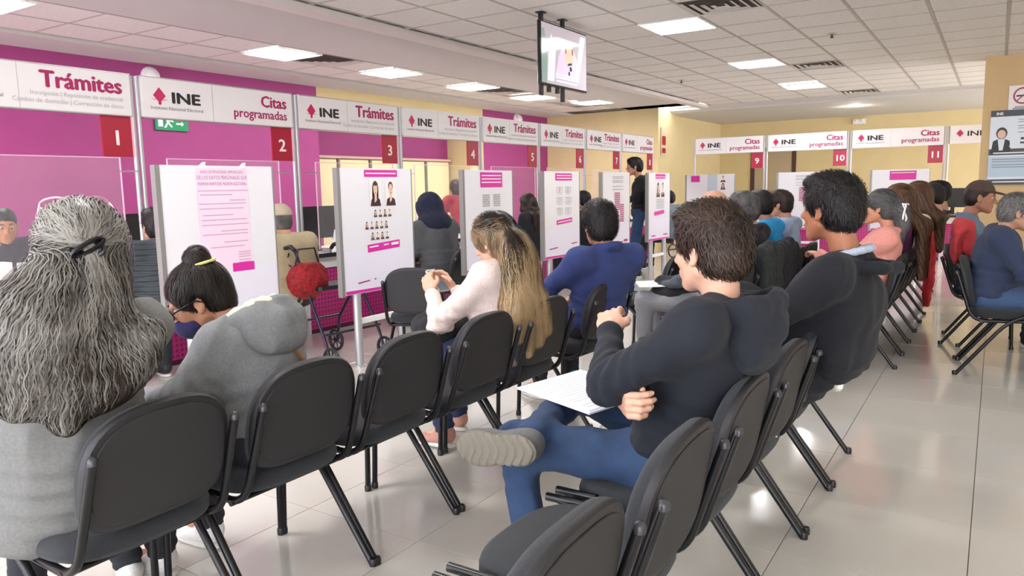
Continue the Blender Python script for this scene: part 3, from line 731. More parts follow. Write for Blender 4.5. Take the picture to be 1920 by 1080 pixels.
e = empty('downlight', (-2.37, 15.9, CZ-.13), 0, 'small round downlight in the far plaster soffit', 'light'); MB().lathe([(.07, -.004), (.075, -.001), (.075, 0)]).build('rim', M_white, e); MB().lathe([(.05, -.006), (.05, -.004)]).build('lamp', mat('downlight_glow', 'ffffff', emit=60), e)
ld_ = bpy.data.lights.new('downlight_beam', 'POINT'); ld_.energy = 8; ld_.color = (1, .93, .8); ld_.shadow_soft_size = .06; lo_ = bpy.data.objects.new('beam', ld_); link(lo_); lo_.parent = e; lo_.location = (0, 0, -.09)
def dome(P, label, rx=0):  # dome camera on the wall; gives no light
    e = empty('dome_camera', P, 0, label, 'lamp', 'round white dome cameras')
    MB().lathe([(.001, .05), (.07, .045), (.105, .02), (.11, 0), (.11, -.02)], n=20, axis='x').build('base', M_white, e, smooth=1)
    MB().lathe([(.0, .1), (.06, .09), (.085, .055), (.09, .045)], n=20, axis='x').build('dome_cover', mat('dome_plastic', 'e8e6e6', .3), e, smooth=1)
dome((-8.28, 5.24, 2.70), 'round white dome camera on magenta wall above the second sign'); dome((-8.28, 13.15, 2.73), 'round white dome camera peeking above the fifth sign')
e = empty('emergency_lamp', (-2.64, 18.38, 2.66), 0, 'small white emergency lamp high on the far cream wall', 'lamp'); MB().box((-.13, -.07, -.06), (.13, 0, .05), bev=.01).build('housing', M_white, e); MB().lathe([(.0, -.11), (.03, -.1), (.035, -.07)], (-.06, 0, .02), 10, axis='y').lathe([(.0, -.11), (.03, -.1), (.035, -.07)], (.06, 0, .02), 10, axis='y').build('lens', M_white, e, smooth=1)

# wall signs
PX = lambda X: (lambda u, v: (X, u, v))          # plane x = X, reading along +y
PY = lambda Y: (lambda u, v: (u, Y, v))          # plane y = Y, reading along +x
ex = empty('exit_sign', (-8.28, 5.25, 2.10), 0, 'green emergency exit sign with a white running figure', 'sign')
MB().box((-.01, 0, 0), (.012, .42, .2)).build('board', mat('sign_green', '12925c', .4), ex)
m = MB(); X = .014
m.add([(X, .16+.018*math.cos(a), .165+.018*math.sin(a)) for a in np.linspace(0, 2*PI, 10, endpoint=False)], [tuple(range(10))])
for poly in ([(.13, .14), (.18, .13), (.175, .08), (.14, .085)], [(.14, .09), (.16, .085), (.13, .03), (.10, .03)], [(.15, .09), (.175, .085), (.21, .05), (.2, .03), (.16, .07)], [(.17, .13), (.23, .11), (.225, .095), (.17, .11)], [(.26, .09), (.33, .09), (.33, .11), (.36, .08), (.33, .05), (.33, .07), (.26, .07)], [(.03, .04), (.09, .04), (.09, .17), (.03, .17)]):
    m.add([(X, a, b) for a, b in poly], [tuple(range(len(poly)))])
m.build('pictogram', mat('sign_glow_white', 'f4fff8', .4), ex)
ns = empty('no_smoking_sign', (.06, 11.735, 2.2), 0, 'white no smoking sign with red ring on tan wall', 'sign')
MB().box((0, -.004, 0), (.3, .01, .32)).build('board', M_white, ns)
m = MB(); Y = -.006; n = 28
ring = lambda r: [(.15+r*math.cos(2*PI*k/n), Y, .19+r*math.sin(2*PI*k/n)) for k in range(n)]
m.add(ring(.105)+ring(.085), [(k, (k+1) % n, n+(k+1) % n, n+k) for k in range(n)]); m.add([(.08, Y-.001, .13), (.09, Y-.001, .12), (.22, Y-.001, .25), (.21, Y-.001, .26)], [(0, 1, 2, 3)])
m.build('ring', M_red, ns); m = MB(); m.add([(.08, Y+.001, .18), (.2, Y+.001, .18), (.2, Y+.001, .2), (.08, Y+.001, .2)], [(0, 1, 2, 3)])
m.add([(.05, Y, .03), (.25, Y, .03), (.25, Y, .04), (.05, Y, .04)], [(0, 1, 2, 3)]).add([(.07, Y, .05), (.23, Y, .05), (.23, Y, .058), (.07, Y, .058)], [(0, 1, 2, 3)]); m.build('cigarette', M_ink, ns)
# framed information poster on the tan wall
ip = empty('information_poster', (-.12, 11.74, 1.27), 0, 'dark framed information poster on tan wall, with a drawn figure holding a phone', 'poster')
MB().box((0, -.012, 0), (.95, .0, .95)).build('board', mat('poster_bg', 'd9e1ea', .4), ip)
def quad(m, x0, z0, x1, z1, y=-.0135, mi=None): m.add([(x0, y, z0), (x1, y, z0), (x1, y, z1), (x0, y, z1)], [(0, 1, 2, 3)], mi)
def disc(m, x, z, rx, rz, y, mi=None, a0=0, a1=2*PI, n=16): m.add([(x+rx*math.cos(a), y, z+rz*math.sin(a)) for a in np.linspace(a0, a1, n, endpoint=a1-a0 < 6)], [tuple(range(n))], mi)
m = MB(); quad(m, 0, .87, .95, .95); quad(m, 0, 0, .95, .07); quad(m, .28, .52, .95, .6); quad(m, .0, .38, .95, .46); m.build('dark_band', mat('poster_dark', '33363c', .4), ip)
m = MB(); quad(m, .05, .40, .5, .415, -.0145); quad(m, .3, .545, .6, .57, -.0145); quad(m, .06, .03, .6, .045, -.0145); put_text(m, 'INE', .62, .535, .06, PY(-.0145), .002); put_text(m, 'INE', .06, .89, .05, PY(-.0145), .002); m.build('lettering', M_white, ip)
m = MB()
for k, z in enumerate((.82, .79, .74, .71, .66)): quad(m, .3, z, .62+.05*(k % 2), z+.01)
for k, z in enumerate((.32, .29, .25, .22)): quad(m, .04, z, .4, z+.012)
m.build('printed_text', mat('poster_text', '8a929c', .5), ip)
m = MB(); quad(m, 0, .1, .5, .36, -.013); m.build('blue_panel', mat('poster_blue', 'b8cbdc', .5), ip)
m = MB(); disc(m, .13, .66, .062, .075, -.0140, 0); disc(m, .13, .645, .045, .056, -.0146, 1); m.mi = 2
m.add([(.02, -.0143, .4), (.24, -.0143, .4), (.22, -.0143, .56), (.16, -.0143, .59), (.1, -.0143, .59), (.04, -.0143, .56)], [tuple(range(6))], 2)
m.add([(.11, -.0147, .44), (.15, -.0147, .44), (.17, -.0147, .585), (.09, -.0147, .585)], [(0, 1, 2, 3)], 3); m.add([(.22, -.0148, .48), (.33, -.0148, .49), (.34, -.0148, .63), (.24, -.0148, .63)], [(0, 1, 2, 3)], 3)
m.build('drawn_figure', [mat('portrait_hair', '3c3230', .5), mat('portrait_skin', 'dcb8a4', .5), mat('portrait_suit', '2b2830', .5), mat('poster_bg', 'd9e1ea', .4)], ip)
# small red emergency notice on side wall corner
hn = empty('fire_notice', (-5.74, 14.66, 1.95), 0, 'narrow red and white fire notice on corner of the cream wall', 'notice')
MB().box((0, -.14, 0), (.008, .14, .55)).build('board', mat('notice_cream', 'd9c4a6', .5), hn)
m = MB(); m.box((.009, -.1, .04), (.0095, .1, .14)).box((.009, -.1, .2), (.0095, .1, .38)); m.build('red_print', M_red, hn)

# ------------------------------------------------------------------ hanging television
tv = empty('television', (-3.50, 6.40, 0), 0, 'thin black television hanging from the ceiling tiles', 'television')
Xt, y0, y1, z0, z1 = 0, -.43, .47, 2.27, 2.83
MB().box((-.035, y0, z0), (.0, y1, z1), bev=.004).build('casing', mat('tv_black', '101114', .2), tv)
sg = mat('tv_screen', 'b9aeb6', .06, spec=.8)
MB().add([(.002, y0+.012, z0+.02), (.002, y1-.012, z0+.02), (.002, y1-.012, z1-.012), (.002, y0+.012, z1-.012)], [(0, 1, 2, 3)]).build('screen', mat('tv_glow', 'a79ea6', .06, emit=.55), tv)
def tvp(col, polys, d, em=.5):
    m = MB()
    for poly in polys: m.add([(d, y0+.012+a*.876, z0+.02+b*.528) for a, b in poly], [tuple(range(len(poly)))])
    return m.build('screen_picture', mat('tv_'+col, col, .1, emit=em), tv)
tvp('c9b6cf', [[(.28, .12), (.82, .12), (.78, .5), (.66, .72), (.46, .72), (.36, .5)]], .0030)
tvp('cfcbd6', [[(.12, .05), (.26, .05), (.3, .6), (.2, .85), (.14, .5)], [(.74, .2), (.82, .2), (.97, .95), (.85, .95)]], .0032)
tvp('7d8f86', [[(0, 0), (.1, .0), (.12, .4), (.06, .9), (0, .9)]], .0034)
tvp('d9b39b', [[(.5, .42), (.68, .42), (.69, .62), (.66, .75), (.52, .75), (.49, .6)]], .0036)
tvp('8a5348', [[(.50, .58), (.53, .58), (.53, .68), (.50, .68)], [(.65, .58), (.68, .58), (.68, .68), (.65, .68)]], .0040)
tvp('3a3c48', [[(.55, .37), (.66, .4), (.64, .44), (.56, .41)], [(.6, .28), (.66, .3), (.64, .37), (.6, .36)], [(.57, .2), (.61, .22), (.6, .28), (.57, .27)]], .0042)
tvp('e3e6ea', [[(.3, .06), (.78, .06), (.78, .085), (.3, .085)], [(.3, .12), (.78, .12), (.78, .145), (.3, .145)], [(.3, .18), (.78, .18), (.78, .2), (.3, .2)]], .0044, .6)
m = MB(); m.box((-.05, y0+.05, z1), (-.02, y0+.09, CZ)).box((-.05, y0+.45, z1), (-.02, y0+.49, CZ)).box((-.07, y0+.03, CZ-.012), (.0, y0+.11, CZ-.001)).box((-.07, y0+.43, CZ-.012), (.0, y0+.51, CZ-.001)).build('ceiling_bracket', M_black, tv)
for yy, L in ((y0+.06, .09), (y0+.2, .05), (y0+.36, .05), (y0+.46, .12)): MB().box((-.05, yy-.015, z0-L), (-.02, yy+.02, z0)).build('bracket_end', M_black, tv)

# ------------------------------------------------------------------ service desks, signs, screens
M_pinkmetal = mat('perforated_magenta_metal', 'c4378a', .4, .25)
def perf(m):
    nt = m.node_tree; b = nt.nodes['Principled BSDF']; tc = nt.nodes.new('ShaderNodeTexCoord'); vm = nt.nodes.new('ShaderNodeVectorMath'); vm.operation = 'SCALE'; vm.inputs['Scale'].default_value = 24
    fr_ = nt.nodes.new('ShaderNodeVectorMath'); fr_.operation = 'FRACTION'; sp = nt.nodes.new('ShaderNodeSeparateXYZ')
    nt.links.new(tc.outputs['Object'], vm.inputs[0]); nt.links.new(vm.outputs[0], fr_.inputs[0]); nt.links.new(fr_.outputs[0], sp.inputs[0])
    def cmp(o, thr):
        n = nt.nodes.new('ShaderNodeMath'); n.operation = 'GREATER_THAN'; n.inputs[1].default_value = thr; nt.links.new(o, n.inputs[0]); return n.outputs[0]
    mu = nt.nodes.new('ShaderNodeMath'); mu.operation = 'MULTIPLY'; nt.links.new(cmp(sp.outputs[1], .42), mu.inputs[0]); nt.links.new(cmp(sp.outputs[2], .42), mu.inputs[1])
    mx = nt.nodes.new('ShaderNodeMix'); mx.data_type = 'RGBA'; mx.inputs[6].default_value = srgb('b92c7c'); mx.inputs[7].default_value = srgb('8a1757'); nt.links.new(mu.outputs[0], mx.inputs[0]); nt.links.new(mx.outputs[2], b.inputs['Base Color'])
    return m
M_perf = perf(mat('perforated_sheet', 'c4378a', .4))
M_deskw = mat('desk_white', 'dcd9da', .35); M_deskb = mat('desk_edge_black', '232325', .35)
M_acr = mat('clear_acrylic', 'f6f2f6', .04, alpha=.06, spec=.6); M_acre = mat('acrylic_edge', 'f3cfe4', .2, alpha=.8)
DW = 1.45
ORD = ['first', 'second', 'third', 'fourth', 'fifth', 'sixth', 'seventh', 'eighth', 'ninth', 'tenth', 'eleventh', 'twelfth']
def desk(loc, rz, label, group, W_=DW):
    e = empty('service_desk', loc, rz, label, 'desk', group)     # local: +x faces the public, y along the row
    MB().box((-.7, .0, .735), (.06, W_, .765)).build('worktop', M_deskw, e); MB().box((.06, 0, .725), (.075, W_, .765)).build('front_edge', M_deskb, e)
    MB().box((-.02, .0, .62), (.02, W_, .725)).build('white_apron', M_deskw, e)
    MB().box((-.03, .03, .04), (.0, W_-.03, .62)).build('front_panel', M_perf, e)
    for ya in (0, W_-.03): MB().box((-.03, ya, 0), (.015, ya+.03, .62)).build('side_post', M_deskw, e)
    MB().box((-.03, .03, 0), (-.0, W_-.03, .04)).build('plinth', mat('plinth_dark', '4c1234', .5), e)
    MB().box((-.65, .03, .0), (-.6, W_-.03, .7)).build('rear_panel', M_deskw, e)
    return e
def sign(loc, rz, num, kind, label, group, W_=1.36, left_logo=True):
    e = empty('desk_sign', loc, rz, label, 'sign', group); z0, z1 = 1.93, 2.222
    MB().box((-.03, 0, z0), (.03, W_, z1)).build('board', mat('sign_white', 'e3dfe0', .4), e)
    for za in (z0-.008, z1): MB().box((-.034, -.004, za), (.034, W_+.004, za+.008)).build('edge_trim', M_alu, e)
    for y in (-.022, W_+.022): MB().tube([(0, y, .765), (0, y, z1)], .017, 10).build('post', M_alu2, e, smooth=1)
    P = lambda u, v: (.0315, u, v)
    m = MB(); put_text(m, 'INE', .235, z0+.118, .115, P, .0065, 1.45); m.build('lettering', M_ink, e)
    m = MB(); put_text(m, 'Instituto Nacional Electoral', .06, z0+.062, .036, P, .0006, 1.13); m.build('small_lettering', mat('sub_ink', '6a6268', .6), e)
    m = MB(); cx, cz = .14, z0+.165
    m.add([P(cx, cz+.062), P(cx-.052, cz), P(cx, cz-.058), P(cx+.052, cz)], [(0, 1, 2, 3)]); m.add([P(cx-.075, cz-.028), P(cx-.03, cz-.034), P(cx-.03, cz-.028)], [(0, 1, 2)]).add([P(cx+.075, cz-.028), P(cx+.03, cz-.034), P(cx+.03, cz-.028)], [(0, 1, 2)])
    m.add([P(cx-.014, cz-.05), P(cx+.014, cz-.05), P(cx+.01, cz-.068), P(cx-.01, cz-.068)], [(0, 1, 2, 3)])
    m.build('emblem', mat('emblem_magenta', 'c01a56', .5), e)
    MB().box((.0312, .60, z0+.002), (.0316, .603, z1-.002)).build('joint_line', M_grayink, e)
    m = MB(); R_ = W_-.06
    if kind == 'C':
        put_text(m, 'Citas', R_, z0+.155, .135, P, .005, 1.0, 'RIGHT'); put_text(m, 'programadas', R_, z0+.055, .108, P, .0026, 1.0, 'RIGHT'); m.build('lettering', M_mag, e)
    else:
        put_text(m, 'Trámites', R_, z0+.15, .155, P, .0065, 1.0, 'RIGHT'); m.build('lettering', M_mag, e)
        m = MB(); put_text(m, 'Inscripción | Reposición de credencial', R_, z0+.095, .042, P, 0, .98, 'RIGHT'); put_text(m, 'Cambio de domicilio | Corrección de datos', R_, z0+.045, .042, P, 0, 1.0, 'RIGHT'); m.build('small_lettering', M_grayink, e)
    MB().box((-.01, W_-.22, 1.63), (.005, W_-.0, 1.925)).build('number_plate', M_red, e); MB().box((-.012, W_+.0, 1.63), (.012, W_+.015, 1.925)).build('plate_edge', mat('plate_edge_pink', 'e9a9bd', .3), e)
    m = MB(); put_text(m, str(num), W_-.11, 1.715, .15, lambda u, v: (.0065, u, v), .004, 1.1, 'CENTER'); m.build('numeral', mat('numeral_white', 'f3e4e8', .4), e)
    return e
def screen(loc, rz, label, group, z1=1.62):
    e = empty('acrylic_screen', loc, rz, label, 'screen', group)
    MB().box((-.003, .18, .80), (.003, 1.25, z1)).build('sheet', M_acr, e)
    m = MB(); m.box((-.004, .172, .80), (.004, .18, z1)).box((-.004, 1.25, .80), (.004, 1.258, z1)).box((-.004, .172, z1), (.004, 1.258, z1+.006)); m.build('sheet_edge', M_acre, e)
    for a_, b_ in (((-.05, .25, .765), (.05, .28, .80)), ((-.05, 1.15, .765), (.05, 1.18, .80)), ((-.01, .05, z1-.1), (.01, .18, z1-.09)), ((-.01, 1.25, z1-.1), (.01, 1.38, z1-.09))): MB().box(a_, b_).build('bracket', M_alu, e)
    return e
ys = [1.87, 3.32, 4.83, 6.26, 7.76, 9.17, 10.58, 11.9]; kinds = ['T', 'C', 'T', 'T', 'T', 'T', 'T', 'C']
for k in range(8):
    nd = ORD[k]; pit = ys[k+1]-ys[k] if k < 7 else 1.45; word = 'Trámites' if kinds[k] == 'T' else 'Citas programadas'
    desk((-5.43, ys[k]+.002, 0), 0, '%s magenta fronted service desk along the left wall' % nd, 'service desks with magenta fronts', pit-.004)
    sign((-5.42, ys[k]+.01, 0), 0, k+1, kinds[k], '%s overhead sign along the left wall, reading %s' % (nd, word), 'overhead desk signs', pit-.09)
    screen((-5.40, ys[k], 0), 0, 'clear acrylic screen standing on the %s left desk' % nd, 'acrylic screens on desks')
xs = [-5.04, -3.66, -2.22, -.74]; 
for k in range(4):
    rz = -PI/2                                     # local +x -> world -Y, local +y -> world +X
    nd = ('leftmost', 'second from left', 'third from left')[k] if k < 3 else ''
    if k < 3: desk((xs[k]+.002, 14.5, 0), rz, 'far magenta fronted service desk, %s along the end wall' % nd, 'service desks with magenta fronts', (xs[k+1]-xs[k]-.004))
    else: desk((xs[k]+.002, 14.5, 0), rz, 'far magenta fronted service desk ending at the tan wall', 'service desks with magenta fronts', .51)
    if k < 3: sign((xs[k]+.04, 14.49, 0), rz, k+9, 'C', 'far overhead sign reading Citas programadas, %s at the room end' % nd, 'overhead desk signs', xs[k+1]-xs[k]-.09)
    else:
        e = empty('desk_sign', (xs[k]+.04, 14.49, 0), rz, 'far overhead sign cut off by the tan wall', 'sign', 'overhead desk signs')
        MB().box((-.03, 0, 1.93), (.03, .47, 2.222)).build('board', mat('sign_white', 'e3dfe0', .4), e); MB().tube([(0, -.022, .765), (0, -.022, 2.222)], .017, 10).build('post', M_alu2, e, smooth=1)
        P = lambda u, v: (.0315, u, v); m = MB(); put_text(m, 'INE', .235, 2.048, .115, P, .0035, 1.45); m.build('lettering', M_ink, e)
        m = MB(); m.add([P(.14, 2.157), P(.088, 2.095), P(.14, 2.037), P(.192, 2.095)], [(0, 1, 2, 3)]); m.build('emblem', mat('emblem_magenta', 'c01a56', .5), e)
# ------------------------------------------------------------------ poster stands
M_pan = mat('poster_panel_white', 'dedce2', .35, coat=.2); M_lav = mat('poster_lavender', 'dfdbe9', .4)
def stand(loc, rz, label, art, z0=.57, z1=1.52, W_=.8):
    e = empty('poster_stand', loc, rz, label, 'poster stand', 'white poster stands')
    MB().box((-.035, 0, z0), (.0, W_, z1)).build('panel', M_pan, e)
    for ya, yb in ((-.03, 0), (W_, W_+.008)): MB().box((-.04, ya, z0-.01), (.004, yb, z1)).build('side_rail', mat('rail_steel', '8d8b88', .4, .3), e)
    MB().add([(.0015, .01, z0+.01), (.0015, W_-.01, z0+.01), (.0015, W_-.01, z0+.30), (.0015, .01, z0+.335)], [(0, 1, 2, 3)]).build('lavender_field', M_lav, e)
    MB().add([(.002, .01, z0+.005), (.002, W_-.01, z0+.005), (.002, W_-.01, z0+.022), (.002, .01, z0+.03)], [(0, 1, 2, 3)]).build('foot_band', M_pinkband, e)
    for y in (.15, W_-.15): MB().tube([(-.03, y, 0), (-.03, y, z0)], .032, 14).tube([(-.03, y, 0), (-.03, y, .012)], .05, 14).build('post', M_alu2, e, smooth=1)
    MB().box((-.05, .15, .33), (-.015, W_-.15, .37)).build('crossbar', M_white, e)
    if art: art(e, z0, z1, W_)
    return e
def strip(m, y0, z0, y1, z1, X=.003, sl=0, mi=None): m.add([(X, y0, z0), (X, y1, z0+sl), (X, y1, z1+sl), (X, y0, z1)], [(0, 1, 2, 3)], mi)
M_ph, M_ps, M_pj, M_pbg = mat('portrait_hair', '3c3230', .5), mat('portrait_skin', 'dcb8a4', .5), mat('portrait_jacket', '3a2228', .5), mat('portrait_ground', 'e6e0e0', .5)
def portrait(m, cy, z, wd, ht, fem):
    d = lambda y, zz, ry, rz_, X, mi: m.add([(X, cy+y*wd+ry*wd*math.cos(a), z+zz*ht+rz_*ht*math.sin(a)) for a in np.linspace(0, 2*PI, 18, endpoint=False)], [tuple(range(18))], mi)
    strip(m, cy-wd/2, z, cy+wd/2, z+ht, .0030, mi=3)
    if fem: d(0, .62, .27, .33, .0034, 0); m.add([(.0034, cy-.3*wd, z+.1*ht), (.0034, cy+.24*wd, z+.1*ht), (.0034, cy+.27*wd, z+.62*ht), (.0034, cy-.27*wd, z+.62*ht)], [(0, 1, 2, 3)], 0)
    else: d(0, .74, .22, .2, .0034, 0)
    m.add([(.0037, cy-.45*wd, z), (.0037, cy+.45*wd, z), (.0037, cy+.36*wd, z+.25*ht), (.0037, cy+.1*wd, z+.33*ht), (.0037, cy-.1*wd, z+.33*ht), (.0037, cy-.36*wd, z+.25*ht)], [tuple(range(6))], 2)
    m.add([(.0040, cy-.1*wd, z+.12*ht), (.0040, cy+.1*wd, z+.22*ht), (.0040, cy+.1*wd, z+.45*ht), (.0040, cy-.1*wd, z+.45*ht)], [(0, 1, 2, 3)], 1)
    d(0, .62 if not fem else .63, .185, .235, .0043, 1)
    if fem: d(.02, .83, .19, .07, .0046, 0)
    for s_ in (-.08, .08): d(s_, .65, .03, .013, .0049, 0)
    d(0, .5, .055, .014, .0049, 2)
def art_notice(e, z0, z1, W_):
    m = MB(); strip(m, .235, z0+.30, .60, z1-.012, .0022); m.build('pink_sheet', M_palepink, e)
    m = MB(); P = lambda u, v: (.003, u, v)
    for k, s in enumerate(('AVISO DE PRIVACIDAD SIMPLIFICADO', 'DE LOS DATOS PERSONALES QUE', 'FORMAN PARTE DEL PADRÓN ELECTORAL')): put_text(m, s, .418, z1-.048-.036*k, .033 if k == 1 else .0275, P, 0, .66 if k != 1 else .72, 'CENTER')
    m.build('lettering', mat('notice_ink', '9c5a84', .5), e)
    m = MB()
    for k, (a, b, c) in enumerate(((.15, .24, .6), (.175, .25, .48), (.21, .46, .58), (.23, .24, .58), (.26, .24, .56), (.30, .26, .48), (.33, .25, .58), (.36, .25, .59), (.40, .38, .58), (.42, .25, .58), (.47, .4, .58), (.5, .3, .55), (.54, .5, .59), (.555, .5, .59), (.57, .5, .59), (.59, .5, .59), (.605, .5, .59))): strip(m, b, z1-a-.006, c, z1-a, .003)
    m.build('printed_text', mat('notice_lines', 'c79ab8', .5), e)
    m = MB(); strip(m, .45, z0+.285, .615, z0+.34, .0032); m.build('magenta_band', M_pinkband, e)
    m = MB()
    for y in (.27, .56): m.add([(.003, y-.03, z1-.015), (.003, y+.03, z1-.01), (.004, y+.035, z1+.022), (.004, y+.01, z1+.02)], [(0, 1, 2, 3)])
    m.build('tape', M_paper, e)
def art_portraits(e, z0, z1, W_):
    m = MB(); strip(m, .255, z1-.065, .63, z1-.012); m.build('magenta_band', M_pinkband, e)
    m = MB(); strip(m, .27, z1-.043, .61, z1-.034, .0036); m.build('band_text', M_white, e)
    m = MB(); portrait(m, .37, z1-.29, .13, .205, True); portrait(m, .545, z1-.29, .125, .2, False); m.build('portrait', [M_ph, M_ps, M_pj, M_pbg], e)
    m = MB()
    for r, (zz, st, n_) in enumerate(((.375, .36, 4), (.465, .26, 5), (.55, .32, 4))):
        for k in range(n_): portrait(m, st+.055*k, z1-zz, .042, .062, k % 2 == 0)
    m.build('small_portraits', [M_ph, M_ps, M_pj, M_pbg], e)
    m = MB(); strip(m, .26, z1-.645, .63, z1-.585, .003, .02); m.build('magenta_band', M_pinkband, e)
    m = MB(); strip(m, .28, z1-.61, .38, z1-.60, .0036, .006); strip(m, .44, z1-.602, .5, z1-.592, .0036, .004); strip(m, .53, z1-.605, .615, z1-.585, .0036, .004); m.build('band_text', M_white, e)
    m = MB(); strip(m, .14, z0+.075, .27, z0+.085, .003, .01); strip(m, .32, z0+.09, .34, z0+.1, .003); strip(m, .66, z0+.12, .74, z0+.13, .003); m.build('foot_text', M_mag, e)
def art_band(n_lines):
    def f(e, z0, z1, W_):
        m = MB(); strip(m, .25, z1-.16, .62, z1-.02); m.build('magenta_band', M_pinkband, e)
        m = MB()
        for k in range(n_lines): strip(m, .27, z1-.055-.032*k, .6, z1-.045-.032*k, .0036)
        m.build('band_text', M_white, e)
        m = MB()
        for cy in (.34, .52):
            for k in range(6): strip(m, cy-.06, z1-.24-.02*k, cy+.06, z1-.228-.02*k, .003)
        for k in range(3): strip(m, .3, z1-.42-.03*k, .55, z1-.41-.03*k, .003)
        m.build('printed_text', M_grayink, e)
    return f
def art_steps(e, z0, z1, W_):
    m = MB(); strip(m, .24, z1-.1, .62, z1-.02); strip(m, .26, z1-.585, .62, z1-.535, .003, .02); m.build('magenta_band', M_pinkband, e)
    m = MB(); strip(m, .27, z1-.05, .6, z1-.04, .0036); strip(m, .27, z1-.08, .6, z1-.07, .0036); strip(m, .28, z1-.565, .6, z1-.555, .0036, .018); m.build('band_text', M_white, e)
    m = MB()
    for r in range(3):
        for c in range(2):
            cy, cz = .33+.2*c, z1-.2-.115*r
            m.tube([(.003, cy-.06, cz-.03), (.003, cy-.06, cz+.03), (.003, cy+.06, cz+.03), (.003, cy+.06, cz-.03)], .0018, 4, closed=True)
            m.tube([(.003, cy+.02*math.cos(a), cz+.022*math.sin(a)) for a in np.linspace(0, 6.28, 9)[:-1]], .0025, 4, closed=True); strip(m, cy-.045, cz-.05, cy+.05, cz-.045)
    m.build('line_drawings', M_grayink, e)
    m = MB(); strip(m, .1, z0+.1, .28, z0+.112, .003, .01); strip(m, .6, z0+.13, .74, z0+.142, .003, .008); m.build('foot_text', M_mag, e)
def art_columns(e, z0, z1, W_):
    m = MB()
    for k in range(9): strip(m, .34, z1-.27-.026*k, .50, z1-.252-.026*k, .003)
    for k in range(9): strip(m, .50, z1-.42-.026*k, .62, z1-.402-.026*k, .003)
    m.build('magenta_text', mat('magenta_soft', 'b45a86', .5), e)
    m = MB()
    for k, zz in enumerate((.06, .08, .11, .13, .18, .22)): strip(m, .28, z1-zz, .6, z1-zz+.009, .003)
    m.build('printed_text', M_grayink, e)
    m = MB(); strip(m, .1, z0+.06, .6, z0+.07, .003); strip(m, .62, z0+.06, .74, z0+.09, .003); m.build('foot_text', M_mag, e)
def art_figures(e, z0, z1, W_):
    m = MB(); strip(m, .24, z1-.05, .62, z1-.015); strip(m, .24, z1-.08, .62, z1-.06); strip(m, .2, z1-.6, .58, z1-.545, .003, .02); m.build('magenta_band', M_pinkband, e)
    m = MB(); portrait(m, .34, z1-.34, .15, .22, True); portrait(m, .52, z1-.34, .15, .22, False); m.build('portrait', [M_ph, M_ps, M_pj, M_pbg], e)
    m = MB()
    for k in range(6): strip(m, .28, z1-.38-.024*k, .58, z1-.37-.024*k, .003)
    m.build('printed_text', M_grayink, e); m = MB(); strip(m, .1, z0+.06, .25, z0+.075, .003); strip(m, .55, z0+.06, .72, z0+.075, .003); m.build('foot_text', M_mag, e)
stand((-4.06, 2.575, 0), 0, 'poster stand nearest camera with pink privacy notice sheet', art_notice)
stand((-4.06, 3.99, 0), 0, 'poster stand showing two large portraits and rows of small ones', art_portraits)
stand((-4.06, 5.53, 0), 0, 'poster stand behind the blonde woman with tall magenta heading', art_band(3))
stand((-4.06, 6.96, 0), 0, 'poster stand with line drawings between magenta bands, behind the man in blue', art_steps)
stand((-4.06, 8.38, 0), 0, 'poster stand with two columns of magenta text beside the standing man', art_columns)
stand((-4.06, 9.83, 0), 0, 'farthest poster stand of the left row, with two dark figures', art_figures)
def art_double(e, z0, z1, W_):
    m = MB(); strip(m, .08, z1-.13, .24, z1-.02); m.build('magenta_band', M_pinkband, e)
    m = MB(); strip(m, .38, z0+.2, .56, z1-.0, .0028); m.build('grey_gap', mat('blue_grey_print', 'b9c4cf', .4), e)
    m = MB(); portrait(m, .66, z1-.14, .1, .12, False); portrait(m, .66, z1-.27, .1, .12, True); m.build('portrait', [M_ph, M_ps, M_pj, M_pbg], e)
r9 = -PI/2
stand((-4.72, 13.2, 0), r9, 'far poster stand with two narrow sheets, left of desk nine', art_double, W_=.86)
stand((-3.12, 13.2, 0), r9, 'far poster stand with magenta text behind the man in dark jacket', art_columns)
stand((-1.68, 13.2, 0), r9, 'far poster stand with magenta heading behind the woman in peach', art_band(1))

# ================================================================== CHAIRS
def bez(p, n=7):
    """polyline through corner points with rounded corners: p = [(point, radius), ...]"""
    out = [np.array(p[0][0], float)]
    for i in range(1, len(p)-1):
        a, b, c = [np.array(p[j][0], float) for j in (i-1, i, i+1)]; r = p[i][1]
        if r <= 0: out.append(b); continue
        u = (a-b)/np.linalg.norm(a-b); v = (c-b)/np.linalg.norm(c-b); s, e = b+u*r, b+v*r
        for t in np.linspace(0, 1, n): out.append((1-t)**2*s+2*t*(1-t)*b+t*t*e)
    out.append(np.array(p[-1][0], float)); return out
def outline(wd, ht, n=40, top=2.6, bot=5.0, taper=.0):
    o = []
    for k in range(n):
        a = 2*PI*k/n+PI/n; c, s = math.cos(a), math.sin(a); e = top if s > 0 else bot
        r = (abs(c)**e+abs(s)**e)**(-1/e); x, z = r*c, r*s; o.append((x*wd/2*(1-taper*max(0, z)), z*ht/2))
    return o
def loft(m, levels, closed=True, mi=None):
    n = len(levels[0]); vs = [p for L in levels for p in L]; fs = []
    for i in range(len(levels)-1):
        for k in range(n): fs.append((i*n+k, i*n+(k+1) % n, (i+1)*n+(k+1) % n, (i+1)*n+k))
    fs.append(tuple(range(n))[::-1]); fs.append(tuple((len(levels)-1)*n+k for k in range(n))); m.add(vs, fs, mi)
